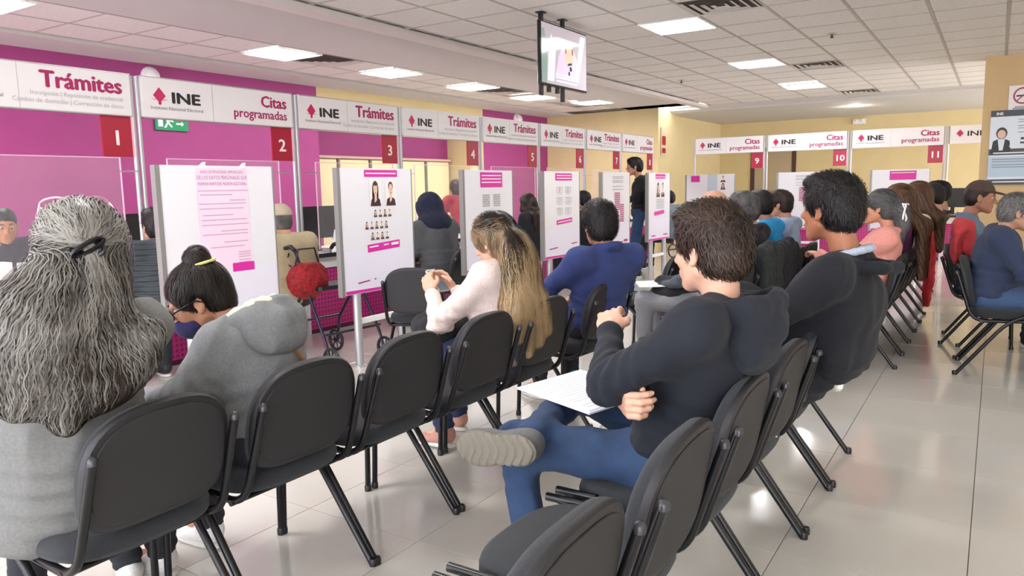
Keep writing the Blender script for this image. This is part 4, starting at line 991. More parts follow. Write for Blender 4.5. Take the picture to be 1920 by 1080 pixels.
def make_chair():
    e = empty('stacking_chair')
    def backp(y, z, d):            # point on the reclined, slightly curved back; d = distance forward of the shell
        x = -.195-(z-.49)*.19; return (x+d+.25*y*y*.9, y, z)
    C = .648; W_, H_ = .435, .335
    def lev(sc, d): return [backp(y*sc, C+z*(1-(1-sc)*W_/H_), d) for y, z in outline(W_, H_, 44, 2.7, 4.2, .05)]
    m = MB(); loft(m, [lev(.93, -.016), lev(.975, -.014), lev(1.0, -.006), lev(1.0, .004)][::-1])
    m.build('back_shell', M_chairp, e, smooth=.7)
    m = MB(); loft(m, [lev(.995, .002), lev(1.0, .012), lev(.985, .026), lev(.93, .037), lev(.8, .042), lev(.4, .04)][::-1]); m.build('back_cushion', M_chairf, e, smooth=.9)
    m = MB(); loft(m, [lev(.90, -.0165), lev(.895, -.0185), lev(.3, -.0185)][::-1]); m.build('shell_inset', mat('chair_shell_inner', '262528', .6, bump=.5, bscale=500), e, smooth=.5)
    def sl(sc, z, dx=0): return [(.03+x*sc+dx, y*sc, z+(.012*(abs(x)/.2)**2 if z > .44 else 0)*0) for y, x in outline(.465, .43, 44, 3.2, 3.6, .0)]
    m = MB(); loft(m, [sl(.9, .405), sl(.97, .41), sl(1.0, .425), sl(1.0, .445), sl(.975, .462), sl(.9, .471), sl(.5, .474)]); m.build('seat', M_chairf, e, smooth=.9)
    for sy in (1, -1):
        y = sy*.238; m = MB()
        m.tube(bez([((-.25, sy*.244, .0), 0), ((.085, y, .455), .17), ((.225, y, .455), .10), ((.245, sy*.243, 0), 0)], 9), .0125, 10); m.build('leg', M_black, e, smooth=1)
        m = MB(); m.tube(bez([((.20, y-.03*sy, .40), 0), ((-.165, y-.02*sy, .385), .085), ((-.27, y-.03*sy, .715), 0)], 9), .0125, 10); m.build('back_upright', M_black, e, smooth=1)
        MB().lathe([(.0, .012), (.009, .009), (.0135, .0), (.0135, -.012)], (-.27, y-.03*sy, .715), 10).build('tube_cap', M_cap, e, smooth=1)
        for x in (-.25, .245): MB().lathe([(.015, 0), (.016, .02), (.0135, .028)], (x, sy*(.244 if x < 0 else .243), 0), 10).build('foot_cap', M_blackp, e, smooth=1)
    m = MB(); m.tube([(.17, -.23, .395), (.17, .23, .395)], .011, 8).build('crossbar', M_black, e, smooth=1)
    m = MB(); m.tube([(-.11, -.23, .385), (-.11, .23, .385)], .011, 8).build('crossbar', M_black, e, smooth=1)
    return e
chair0 = make_chair(); used = [False]
def chair(x, y, rz, label, group):
    if not used[0]: c = chair0; used[0] = True
    else: c = copy_tree(chair0)
    c.location = (x, y, 0); c.rotation_euler = (0, 0, rz); tag(c, label, 'chair', group); return c
LX, RX, MX = -2.08, -.80, -1.62
rowL = [1.11, 1.63, 2.13, 2.655, 3.18, 3.90]
labL = ['black chair under the grey-haired woman, nearest in the left row', 'black chair under the woman with the hair bun', 'empty black chair in the left row between two seated women',
        'empty black chair directly beside the blonde woman', 'black chair the blonde woman sits on', 'black chair under the man in blue jacket']
for k, y in enumerate(rowL): chair(LX, y, PI+(.03, 0, .01, 0, -.01, -.06)[k], labL[k], 'black chairs of the left row')
rowR = [1.04, 1.57, 2.10, 2.63, 3.16, 3.69]
labR = ['empty black chair nearest the camera at bottom centre', 'empty black chair, second from the camera, beside the hooded man', 'black chair under the man in navy hoodie',
        'empty black chair between hooded man and dark jacketed man', 'black chair under the dark jacketed man', 'empty black chair ending the near right row, jacket hem over its back']
for k, y in enumerate(rowR): chair(RX, y, PI+(.0, .01, 0, -.01, 0, .02)[k], labR[k], 'black chairs of the near right row')
for k, y in enumerate([6.17, 6.70, 7.23, 7.76, 8.29]):
    chair(RX, y, PI, ('black chair under the woman in peach', 'black chair under the woman in purple', 'empty black chair beyond the woman in purple', 'black chair under the woman in beige', 'black chair with a red coat hanging down beside it')[k], 'black chairs of the far right row')
for k, y in enumerate([9.0, 9.55, 10.1]): chair(RX-.05, y, PI+.0, ('black chair under the person in black cap', 'black chair under the farthest seated man', 'empty black chair at the very end of the far right row')[k], 'black chairs of the far right row')
for k, y in enumerate([5.0, 5.54, 6.08, 6.62, 7.16]):
    chair(MX, y, PI, ('black chair under the balding man', 'black chair with coat in front of the grey-haired man', 'black chair under the curly grey-haired person', 'black chair under the person in bright blue', 'black chair under the man in pale blue shirt')[k], 'black chairs of the middle row')
chair(.07, 6.2, 0, 'black chair under the navy jacketed man at right edge', 'chairs facing right'); chair(.05, 6.73, 0, 'black chair with a red jacket over its back', 'chairs facing right'); chair(-.08, 7.28, 0, 'black chair under the man in cap', 'chairs facing right')
chair(-3.48, 4.2, math.radians(112), 'lone empty black chair in front of the portrait poster stand', 'visitor chairs at the desks')
chair(-4.35, 5.75, math.radians(165), 'black chair pulled up to the third desk', 'visitor chairs at the desks')
chair(-2.3, 5.6, math.radians(180), 'empty black chair beyond the man in blue jacket', 'visitor chairs at the desks')

# ================================================================== PEOPLE
M_jeans = mat('denim', '2a3f60', .9, noise=.3, nscale=9, bump=.6, bscale=500); M_jeansb = mat('denim_bright', '2c4668', .9, noise=.2, nscale=9, bump=.6, bscale=500)
class Fr:                       # world point -> a person's own frame
    def __init__(s, x, y, deg): s.o = A(x, y, 0); s.a = math.radians(deg); s.R = Rz(s.a)
    def __call__(s, X, Y, Z): return s.R.T@(A(X, Y, Z)-s.o)
    def v(s, X, Y, Z): return s.R.T@A(X, Y, Z)
    @property
    def loc(s): return (s.o[0], s.o[1])

# 1 -- grey-haired woman, left row, seen from behind
f1 = Fr(-2.20, 1.05, 158)
def grey_sweater(G, T, RT, sh, el, wr, neck, hp, RH, w):
    G.ell(T(-.03, .02, -.0), A(.16, .20, .16), RT, .08); G.ell(T(-.02, .02, .16), A(.14, .18, .2), RT, .08)
    G.ell(T(-.05, .04, -.08), A(.13, .21, .09), RT, .06)
p1 = person('woman with long wavy grey hair in a loose grey sweater, seen from behind', 'people waiting in the left row', f1.loc, f1.a, '6f6f6e', '23252c', 'b98a70', 'silver', lean=.04, head=(0, .12, 0),
            fem=True, girth=1.02, h=.010, hh=.006, hairstyle='none', elbows=[A(.08, .25, .72), A(.14, -.15, .72)], wrists=[A(.30, .12, .62), A(.30, -.12, .62)], folds=.006, height=1.0, shoes='e4e2e0', extra=grey_sweater, topname='sweater', neckf=.0, collar='none', ankles=[A(.30, .14, .09), A(.33, -.15, .09)], hy=-.055, headat=(-2.03, 1.05, 1.195))
def long_hair(p, G, h, n, steps, dirf, hm, wd, seed, tonef, wav, amp=.006, fsc=60, lift=.008, rootf=None, flow=0.):
    G.eval(h); V, Q = G.mesh(); N = G.grad(V)
    V2 = V+N*(amp*wob(V*A(1, 1, .35), fsc, seed))[:, None]
    V3, Q3, t3 = strands(G, n, steps, .016, dirf, wd, lift, seed, rootf=rootf, tonef=tonef, wav=wav, flow=flow)
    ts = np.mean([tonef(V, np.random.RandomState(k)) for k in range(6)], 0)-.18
    mesh_np('hair', [(V2, Q, hm), (V3, Q3, hm)], p['root'], attrs=np.concatenate([ts, t3]))
c = p1['head']; R = p1['RH']; nk = p1['neck']; q = lambda *a: c+R@A(*a)
G = Grid(); G.ell(q(-.015, 0, .036), A(.118, .098, .104), R, .02); G.ell(q(-.05, 0, -.03), A(.08, .095, .09), R, .03)
G.ell(nk+A(-.05, 0, .03), A(.085, .115, .13), None, .06)
G.ell(nk+A(-.085, .03, -.06), A(.08, .175, .14), Rx(.1), .07); G.ell(nk+A(-.10, .03, -.12), A(.05, .165, .08), None, .06)
for y, z, r in ((.20, -.12, .05), (.12, -.19, .05), (.03, -.25, .05), (-.05, -.20, .05), (-.10, -.17, .05), (-.16, -.12, .05), (.25, -.05, .05), (-.18, -.05, .045)): G.cone(nk+A(-.07, y*.7, -.1), nk+A(-.125, y, z), .05, .018, .05)
G.ell(q(.15, 0, -.05), A(.1, .09, .14), R, .02, '-')
def d1(P):
    L = (P-c)@R; z = P[:, 2]-c[2]; tie = q(-.12, 0, .015)
    to = tie-P; to /= np.linalg.norm(to, axis=1, keepdims=True)+1e-6
    dn = A(-.1, 0, -1)+np.stack([np.zeros(len(P)), (P[:, 1]-c[1])*2.2, np.zeros(len(P))], 1)
    wgt = np.clip((z-.0)/.04, 0, 1)[:, None]; return to*wgt+dn*(1-wgt)
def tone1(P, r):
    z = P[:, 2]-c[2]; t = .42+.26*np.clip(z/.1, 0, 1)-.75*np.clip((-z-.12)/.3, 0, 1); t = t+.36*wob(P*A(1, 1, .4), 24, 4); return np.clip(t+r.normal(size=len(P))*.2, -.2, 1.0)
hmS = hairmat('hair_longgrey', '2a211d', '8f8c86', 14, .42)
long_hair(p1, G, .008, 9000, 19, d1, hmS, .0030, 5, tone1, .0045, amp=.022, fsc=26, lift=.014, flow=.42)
m = MB(); t = q(-.150, 0, .008)
for k in range(3): m.tube([t+R@A(.012*math.cos(a)-.004*k, .036*math.cos(a+k), .02*math.sin(a)+.004*k) for a in np.linspace(0, 2*PI, 12, endpoint=False)], .006, 6, closed=True)
m.build('hair_tie', M_black, p1['root'], smooth=1)
m = MB(); 
for sy in (1, -1): m.tube([q(.02+.02*math.cos(a), sy*(.048+.034*math.cos(a)), .142+.018*math.sin(a)) for a in np.linspace(0, 2*PI, 14, endpoint=False)], .003, 6, closed=True)
m.tube([q(.03, -.016, .145), q(.03, .016, .145)], .003, 6).tube([q(.03, .082, .142), q(-.03, .094, .10), q(-.06, .09, .07)], .003, 6).tube([q(.03, -.082, .142), q(-.03, -.094, .10), q(-.06, -.09, .07)], .003, 6)
m.build('spectacles_on_head', mat('spectacle_pink', 'd9a9b6', .2), p1['root'], smooth=1)

# 2 -- woman with a bun, grey hoodie, leaning forward
f2 = Fr(-2.06, 1.62, 192)
hair2 = ('0a0808', '2e2522')
HAIRCOL['bun'] = hair2
p2 = person('woman with dark hair bun, face mask and spectacles in grey hoodie, head bowed', 'people waiting in the left row', f2.loc, f2.a, '77797b', '22242c', 'a9765a', 'bun', headat=(-2.27, 1.56, 1.045), neckf=.13, neckz=.175, hy=.03, head=(.62, .50, 0),
            fem=True, girth=1.12, h=.009, hh=.0055, hairstyle='bun', hair_n=2600, elbows=[A(.12, .27, .70), A(.12, -.27, .70)], wrists=[A(.38, .13, .66), A(.36, -.08, .62)], folds=.006, hood=True, shoes='e8e6e4', collar='x', topname='hooded_jacket', hand_h=.004,
            hand_pose={0: dict(curl=.45, n=(0, .4, 1)), 1: dict(curl=.45, n=(0, -.4, 1))}, height=.97)
glasses(p2['head'], p2['RH'], p2['root'], tk=1.7)
c, R = p2['head'], p2['RH']; q = lambda *a: c+R@A(*a)
G = Grid(); G.ell(q(.088, 0, -.048), A(.036, .042, .046), R, .02); G.ell(q(.05, 0, -.062), A(.056, .06, .052), R, .02); G.half(q(.0, 0, -.014), R@A(.1, 0, 1), .008); G.half(q(.012, 0, 0), R@A(-1, 0, 0), .01)
sdf_part('face_mask', G, .005, cloth('mask_navy', '25204e'), p2['root'])
m = MB(); m.tube([q(-.07+.046*math.cos(a), .050*math.sin(a), .105+.012*math.cos(a)) for a in np.linspace(0, 2*PI, 18, endpoint=False)], .005, 8, closed=True); m.build('hair_band', mat('band_yellow', 'd6d080', .5), p2['root'], smooth=1)
nk, T = p2['neck'], p2['T']
G = Grid(); G.path([T(-.045+.085*math.cos(a), .10*math.sin(a), .485-.03*math.cos(a)) for a in np.linspace(.9, 2*PI-.9, 10)], .030, .02); sdf_part('hood_lining', G, .008, cloth('fleece_cream', 'd9d3bd', bump=1), p2['root'], fold=.004, fs=60)
m = MB(); pts = [T(-.16+.0*k, .12-.36*k/9, .30-.38*k/9) for k in range(10)]
m.tube([T(-.135-.012*math.sin(k/9*PI), -.02-.17*k/9, .33-.42*k/9) for k in range(10)], .008, 6); m.build('bag_strap', mat('leather_tan', '8a5a34', .5), p2['root'], smooth=1)
sh_ = empty('sheet_of_paper', (0, 0, 0), 0, 'pale printed sheet held by the woman with the bun', 'paper')
wp = f2.R@A(.44, .02, .60)+f2.o; sh_.location = wp; sh_.rotation_euler = (0, -.12, f2.a)
MB().box((-.12, -.12, 0), (.13, .12, .002)).build('sheet', M_paper, sh_); m = MB()
for k in range(9): m.box((-.1+.025*k, -.1, .002), (-.094+.025*k, .1, .0025))
m.build('printed_text', mat('print_blue', '7a95b8', .5), sh_)

# 3 -- blonde woman in cream top with phone
f3 = Fr(-2.10, 3.14, 172)
p3 = person('woman with long blonde wavy hair in cream top holding a phone', 'people waiting in the left row', f3.loc, f3.a, 'dcc9c2', '1f2c52', 'd0a188', 'brown', lean=.16, head=(.18, .42, 0), neckf=.045, headat=(-2.10, 3.10, 1.10), fem=True, girth=1.12, h=.010, hh=.0055, hairstyle='none',
            elbows=[A(.13, .26, .70), A(.10, -.24, .74)], wrists=[A(.37, .09, .80), A(.36, -.08, .80)], hand_pose={0: dict(d=(.35, -.15, .5), n=(-.2, .8, .2), curl=.6), 1: dict(d=(.35, .15, .5), n=(-.2, -.8, .2), curl=.6)}, shoes='b98878', topname='blouse', collar='none',
            ankles=[A(.24, .14, .10), A(.40, -.12, .09)], toes=[A(.40, .16, .04), A(.56, -.12, .04)], hand_h=.004)
c = p3['head']; R = p3['RH']; nk = p3['neck']; q = lambda *a: c+R@A(*a)
G = Grid(); G.ell(q(-.02, 0, .036), A(.116, .092, .102), R, .02); G.ell(q(-.06, 0, -.03), A(.075, .08, .09), R, .03)
G.ell(nk+A(-.06, .0, .04), A(.075, .095, .12), None, .06); G.ell(nk+A(-.10, -.0, -.10), A(.06, .13, .17), None, .06); G.ell(nk+A(-.135, .01, -.25), A(.05, .12, .13), None, .06)
for y, z in ((.11, -.33), (.04, -.42), (-.04, -.38), (-.11, -.33), (.14, -.25)): G.cone(nk+A(-.13, y*.7, -.2), nk+A(-.165, y, z), .05, .014, .05)
G.ell(q(.14, 0, -.045), A(.105, .10, .13), R, .015, '-')
for sy in (1, -1): G.ell(q(.03, sy*.1, -.055), A(.045, .04, .055), R, .014, '-')
def d3(P):
    z = P[:, 2]-c[2]; top = np.clip((z-.02)/.06, 0, 1)[:, None]; back = R@A(-1, 0, .0)
    dn = A(-.25, 0, -1)+np.stack([np.zeros(len(P)), (P[:, 1]-c[1])*.8, np.zeros(len(P))], 1)
    sd = np.stack([np.zeros(len(P)), np.sign(P[:, 1]-c[1])*.7, np.zeros(len(P))], 1); return (back+sd)*top+dn*(1-top)
def tone3(P, r):
    z = P[:, 2]-c[2]; t = .74-1.0*np.clip((z+.0)/.10, 0, 1)+.16*wob(P*A(1, 1, .3), 40, 6); return np.clip(t+r.normal(size=len(P))*.14, -.25, 1.0)
hmB = hairmat('hair_blonde', '1d1512', 'b79a74', 10, .36)
long_hair(p3, G, .008, 5000, 26, d3, hmB, .0024, 8, tone3, .003, amp=.012, fsc=30, lift=.010, flow=.35)
ph = empty('phone', (0, 0, 0), 0, 'phone in light case held up by the blonde woman', 'phone'); wp = f3.R@A(.455, .0, .855)+f3.o; ph.location = wp; ph.rotation_euler = (0, -.75, f3.a)
MB().box((-.08, -.038, -.004), (.08, .038, .004), bev=.008).build('case', mat('phone_case', 'c9c2b4', .5), ph); MB().box((-.074, -.033, .004), (.074, .033, .0048)).build('screen', mat('phone_screen', '6d7985', .1, emit=.3), ph)
m = MB(); T = p3['T']; m.tube([T(-.13, .16, .18)-A(0, 0, .0), T(-.155, .05, .26), T(-.15, -.06, .36), T(-.09, -.13, .45)], .014, 6); m.build('bag_strap', M_blackp, p3['root'], smooth=1)

# 4 -- man in blue jacket
f4 = Fr(-2.02, 3.93, 152)
p4 = person('man with thick black hair in dark blue jacket, seen from behind', 'people waiting in the left row', f4.loc, f4.a, '2c3a6e', '23252c', 'b07a5c', 'black', headat=(-1.93, 3.93, 1.12), head=(-.15, .05, 0), girth=1.12, h=.011, hh=.0065, hairstyle='thick', hair_n=3000, collar='high', shoes='2a2a2e', elbows=[A(.06, .29, .74), A(.04, -.28, .74)])

# 5 -- man in navy hoodie, leg crossed, in the right row
f5 = Fr(-.80, 2.12, 180)
kn5 = [f5(-1.22, 1.93, .55), f5(-1.27, 2.42, .60)]; an5 = [f5(-1.20, 1.96, .09), f5(-1.13, 1.84, .60)]; to5 = [f5(-1.38, 1.95, .04), f5(-1.34, 1.82, .53)]
p5 = person('man in navy hoodie and spectacles, ankle crossed over knee, papers on lap', 'people waiting in the near right row', f5.loc, f5.a, '151924', M_jeans, 'd3a48c', 'brown', headat=(-.68, 2.11, 1.165), head=(-.30, .10, 0), neckf=.01, girth=1.12, h=.008, hh=.0055, hairstyle='short', hair_n=5200,
            elbows=[f5(-.88, 1.86, .80), f5(-.95, 2.36, .80)], wrists=[f5(-.98, 2.08, .90), f5(-.88, 1.93, .755)], hand_pose={0: dict(d=f5.v(-.25, .5, .25), n=f5.v(-.3, 0, 1), curl=.5), 1: dict(d=f5.v(.45, -.55, .0), n=f5.v(-1, -.4, -.1), curl=.85)}, knees=kn5, ankles=an5, toes=to5, hood=True, folds=.009, collar='x', shoes='5d5d5e', sole='6f695d', shoe_s=1.3, topname='hooded_sweater', hand_h=.004, height=1.0, hip_x=-.02)
glasses(p5['head'], p5['RH'], p5['root'])
lp = empty('papers', (-1.13, 2.19, .668), math.radians(20), 'white printed papers lying on the lap of the hooded man', 'paper'); lp.rotation_euler = (.0, .06, math.radians(-112))
MB().box((-.145, -.19, .0), (.145, .19, .006)).build('folder', M_lav, lp); MB().box((-.137, -.18, .006), (.137, .18, .010)).build('sheet', M_paper, lp)
m = MB()
for k in range(14): m.box((-.12, .15-.022*k, .010), (.12-.05*(k % 3 == 2), .154-.022*k, .0104))
m.build('printed_text', mat('print_grey', 'b4bac6', .5), lp)

# 6 -- man in dark jacket
f6 = Fr(-.74, 3.20, 178)
def big_jacket(G, T, RT, sh, el, wr, neck, hp, RH, w):
    G.ell(T(-.12, .0, .29), A(.10, .22, .18), RT, .06); G.ell(T(-.16, -.03, .17), A(.10, .26, .13), RT, .05); G.path([T(-.03, .12, .45), T(-.15, .09, .485), T(-.18, -.0, .495), T(-.15, -.10, .485), T(-.03, -.12, .45)], .022, .012)
p6 = person('man with short black hair in a bulky dark jacket over a light collar', 'people waiting in the near right row', f6.loc, f6.a, '14161e', '2a2c33', 'a56c4e', 'black', headat=(-.55, 3.19, 1.225), head=(-.36, .02, 0), neckf=.05, girth=1.22, h=.010, hh=.0055, hairstyle='short', hair_n=5200, extra=big_jacket, height=1.08, folds=.008, collar='x', elbows=[A(-.0, .30, .78), A(-.0, -.30, .78)], wrists=[A(.24, .1, .68), A(.24, -.1, .68)])
G = Grid(); nk = p6['neck']; G.path([nk+A(.075*math.cos(a), .082*math.sin(a), .012-.02*math.cos(a)) for a in np.linspace(0, 2*PI, 17)], .014, .01); sdf_part('shirt_collar', G, .006, cloth('shirt_bluegrey', 'aab4c4'), p6['root'])
pk = MB().box((-.1, -.12, 0), (.12, .13, .004)).build('folded_paper', mat('paper_lilac', 'c9cde6', .6)); pk.location = (-.75, 2.66, .476); pk.rotation_euler = (0, 0, .4); tag(pk, 'small lilac paper on the seat before the dark jacketed man', 'paper')

# ---- far people
def far(label, grp, x, y, deg, top, bottom, skin, hair, style='short', **k):
    f = Fr(x, y, deg); k.setdefault('h', .019); k.setdefault('hh', .0085); k.setdefault('hands', True); k.setdefault('hand_h', .008)
    return person(label, grp, (x, y, k.pop('z', 0)), f.a, top, bottom, skin, hair, hairstyle=style, **k)
MID = 'people in the middle row'; FR = 'people in the far right row'
p7 = far('balding man in grey trousers with spectacles, legs crossed, behind the hooded man', MID, -1.62, 5.0, 180, '4d545e', '8a8a90', 'b98a70', 'saltpepper', 'bald', headat=(-1.60, 5.0, 1.18), ankles=[A(.42, .13, .09), A(.36, -.05, .12)], knees=[A(.42, .12, .55), A(.42, -.1, .56)])
glasses(p7['head'], p7['RH'], p7['root'])
lf5 = MB().box((-.12, -.09, 0), (.12, .09, .004)).build('leaflet', M_paper); lf5.location = (-1.98, 4.9, .665); lf5.rotation_euler = (.1, 0, .6); tag(lf5, 'white leaflet on the knee of the balding man', 'paper')
far('person with curly grey and black hair in black top', MID, -1.70, 6.05, 178, '22222a', '23252c', 'c09078', 'saltpepper', 'thick', headat=(-1.69, 6.05, 1.14), hair_n=900)
far('person with black hair in bright blue top', MID, -1.68, 6.58, 180, '1f9be0', '2a2c33', 'a87458', 'black', 'short', hair_n=500, head=(-.4, 0, 0), headat=(-1.70, 6.58, 1.16))
far('man with short brown hair in pale blue shirt', MID, -1.66, 7.12, 180, '9fb2cc', '2a2c33', 'c08a6e', 'brown', 'short', hair_n=500, head=(.1, 0, 0), hh=.0075, headat=(-1.66, 7.12, 1.15))
def ponybow(p, col='eceaea'):
    c, R = p['head'], p['RH']; q = lambda *a: c+R@A(*a); m = MB()
    for k in range(7):
        a = -1.2+.4*k; m.tube([q(-.125, .0, .03), q(-.15-.03*math.cos(k), .05*math.sin(a), .02), q(-.165-.01*(k % 3), .055*math.sin(a)*1.2, -.06-.02*(k % 2)), q(-.16, .03*math.sin(a), -.11-.02*(k % 3))], .007, 5)
    m.build('ribbon', mat('ribbon_white', col, .6), p['root'], smooth=1)
p9 = far('woman in peach top with ponytail and white ribbon bow', FR, -.86, 6.14, 180, 'e0968c', '6d86ac', 'c98f72', 'saltpepper', 'pony', lean=-.05, fem=True, girth=1.15, h=.013, hh=.0065, hair_n=2200, hairlen=.22, head=(-.05, 0, 0), headat=(-.71, 6.1, 1.14),  elbows=[A(.05, .25, .76), A(.02, -.25, .8)], wrists=[A(.26, .03, .80), A(.16, -.1, 1.02)])
ponybow(p9)
p10 = far('woman with very long brown hair in purple top', FR, -.84, 6.75, 175, '5c1b47', '5a2440', 'c09078', 'midbrown', 'long', fem=True, hair_n=2200, hairlen=.42, headat=(-.66, 6.72, 1.165))
p11 = far('woman with brown hair in beige cardigan', FR, -.80, 7.80, 180, 'cfc4ac', '23252c', 'c99a80', 'midbrown', 'long', fem=True, hair_n=900, hairlen=.3, headat=(-.61, 7.8, 1.18))
def cap(p, col, brim=1):
    c, R = p['head'], p['RH']; q = lambda *a: c+R@A(*a); g = empty('cap'); g.parent = p['root']
    G = Grid(); G.ell(q(-.012, 0, .045), A(.108, .088, .098), R, .01); G.half(q(0, 0, .045), R@A(0, 0, -1), .01); sdf_part('crown', G, .008, cloth('cap_'+col, col), g)
    G = Grid(); G.ell(q(.12, 0, .048), A(.075, .07, .009), R@Ry(.18), .01); sdf_part('brim', G, .006, cloth('cap_'+col, col), g)
p12 = far('person in black cap and black top, far right row', FR, -.84, 9.0, 180, '1a1a1e', '23252c', 'b98a70', 'black', 'cap', headat=(-.57, 9.0, 1.15)); cap(p12, '1d1c1e')
far('farthest seated man in the right row, dark navy top', FR, -.86, 9.56, 180, '1c2030', '23252c', 'b98a70', 'black', 'short', headat=(-.55, 9.56, 1.17))
p14 = far('man in brown cap and slate blue shirt facing right', 'people facing right', -.12, 7.28, 0, '64788f', '2f3f5c', 'a8745c', 'brown', 'cap', headat=(-.12, 7.28, 1.20), head=(.0, .12, 0), h=.013, hh=.0065, girth=1.1); cap(p14, '4c3a34')
p15 = far('man with grey hair in navy jacket at right edge, facing right', 'people facing right', .04, 6.22, 5, '2b3651', '3c5478', 'b98a70', 'grey', 'short', headat=(.12, 6.2, 1.13), head=(0, .2, 0), girth=1.2, h=.013, hh=.0065, hair_n=1800, elbows=[A(.14, .28, .70), A(.14, -.28, .70)], wrists=[A(.4, .1, .58), A(.4, -.1, .58)])
# standing man
p8 = far('standing man in black sweater and blue jeans beside the poster stands', 'standing people', -4.46, 10.35, 205, '17191b', M_jeansb, 'b98468', 'black', 'short', stand=True, hips_z=.94, height=1.08, h=.012, hh=.0075, head=(.15, .05, 0), knees=[A(.02, .10, .52), A(.03, -.12, .52)], ankles=[A(-.02, .12, .09), A(.0, -.16, .09)],
         elbows=[A(.02, .27, 1.18), A(-.02, -.27, 1.18)], wrists=[A(.2, .12, 1.12), A(.2, -.1, 1.12)], hair_n=800, shoes='1d1d20')
# people at the desks
DK = 'people at the desks'
p16 = far('guard in dark uniform behind the nearest desk, seated at far left', DK, -6.15, 2.62, -10, '22232e', '22242c', 'a8704e', 'black', 'buzz', h=.012, hh=.007, girth=1.15, lean=.12, head=(-.1, .25, 0), no_legs=False)
c = p16['T']; m = MB(); m.box((-.03, -.03, -.05), (.0, .03, .05)); o = m.build('identity_badge', M_paper, p16['root']); o.location = c(.14, .07, .28); o.rotation_euler = (0, .2, 0)
G = Grid(); nk = p16['neck']; G.path([nk+A(.07*math.cos(a), .075*math.sin(a), .0-.03*math.cos(a)) for a in np.linspace(0, 2*PI, 13)], .013, .01); sdf_part('shirt_collar', G, .008, cloth('shirt_white', 'dcd8d4'), p16['root'])
def quilt(nm, col): 
    mm = cloth(nm, col); nt = mm.node_tree; b = nt.nodes['Principled BSDF']; wv = nt.nodes.new('ShaderNodeTexWave'); wv.bands_direction = 'Z'; wv.inputs['Scale'].default_value = 9; wv.inputs['Distortion'].default_value = 1.5; tc = nt.nodes.new('ShaderNodeTexCoord'); nt.links.new(tc.outputs['Object'], wv.inputs[0]); bp = nt.nodes.new('ShaderNodeBump'); bp.inputs['Distance'].default_value = .02; nt.links.new(wv.outputs['Fac'], bp.inputs['Height']); nt.links.new(bp.outputs[0], b.inputs['Normal']); return mm
far('person in dark grey quilted jacket seated at the first desk', DK, -4.78, 3.05, 175, quilt('quilted_grey', '3c4347'), '23252c', 'b98a70', 'black', 'short', girth=1.35, h=.012, lean=.25, height=.98, hair_n=700)
p18 = far('elderly person in beige jacket and beige cap behind the walker', DK, -4.72, 4.05, 170, 'b8a988', '3a3436', 'b98a70', 'grey', 'cap', lean=.15, girth=1.1, height=.95); cap(p18, 'b3a68f')
far('person in navy hooded grey coat at the third desk', DK, -4.72, 5.95, 165, '55575a', '23252c', 'b98a70', 'black', 'none', lean=.25, girth=1.25, height=1.0)
hd = Grid(); f = Fr(-4.72, 5.95, 165)
hd.ell(A(.12, 0, 1.17), A(.15, .14, .16), None, .03); hd.ell(A(.04, 0, 1.02), A(.14, .19, .12), None, .05); hd.ell(A(.27, 0, 1.13), A(.1, .1, .13), None, .02, '-')
kids = [o for o in bpy.data.objects if o.get('label') == 'person in navy hooded grey coat at the third desk']; sdf_part('hood', hd, .012, cloth('hood_navy', '1b2138'), kids[0], fold=.006)
far('clerk with dark hair working behind a monitor at the third desk', 'desk clerks', -6.6, 6.6, 0, '6a3c52', '22242c', 'a8745c', 'black', 'short', height=1.0)
far('clerk in red and grey vest standing at the fourth desk', 'desk clerks', -6.0, 8.15, 150, '9c1c30', '1c1d24', 'b98468', 'brown', 'thick', lean=.45, stand=True, hips_z=.80, height=.95, knees=[A(.02, .10, .45), A(.03, -.12, .45)], ankles=[A(-.02, .12, .09), A(.0, -.16, .09)], elbows=[A(.25, .25, .95), A(.25, -.25, .95)], wrists=[A(.45, .1, .82), A(.45, -.1, .82)])
far('person in black top at the fifth desk beside the poster stand', DK, -4.85, 8.05, 172, '1b1c22', '23252c', 'b98a70', 'brown', 'long', fem=True, lean=.15, hairlen=.2)
far('dark-haired person seated at the sixth desk', DK, -4.60, 9.0, 172, '2c2b30', '23252c', 'c09078', 'black', 'short', lean=.05)
far('clerk with long fair hair behind the sixth desk', 'desk clerks', -6.1, 10.6, 0, '8b8f98', '23252c', 'd0a188', 'grey', 'long', fem=True, hairlen=.2, height=1.05)
far('person in grey top seated at the last left desk', DK, -4.35, 11.4, 172, '6c7884', '23252c', 'b98a70', 'black', 'short', girth=1.2, height=.95)
print('script', round(time.time()-T0, 1))

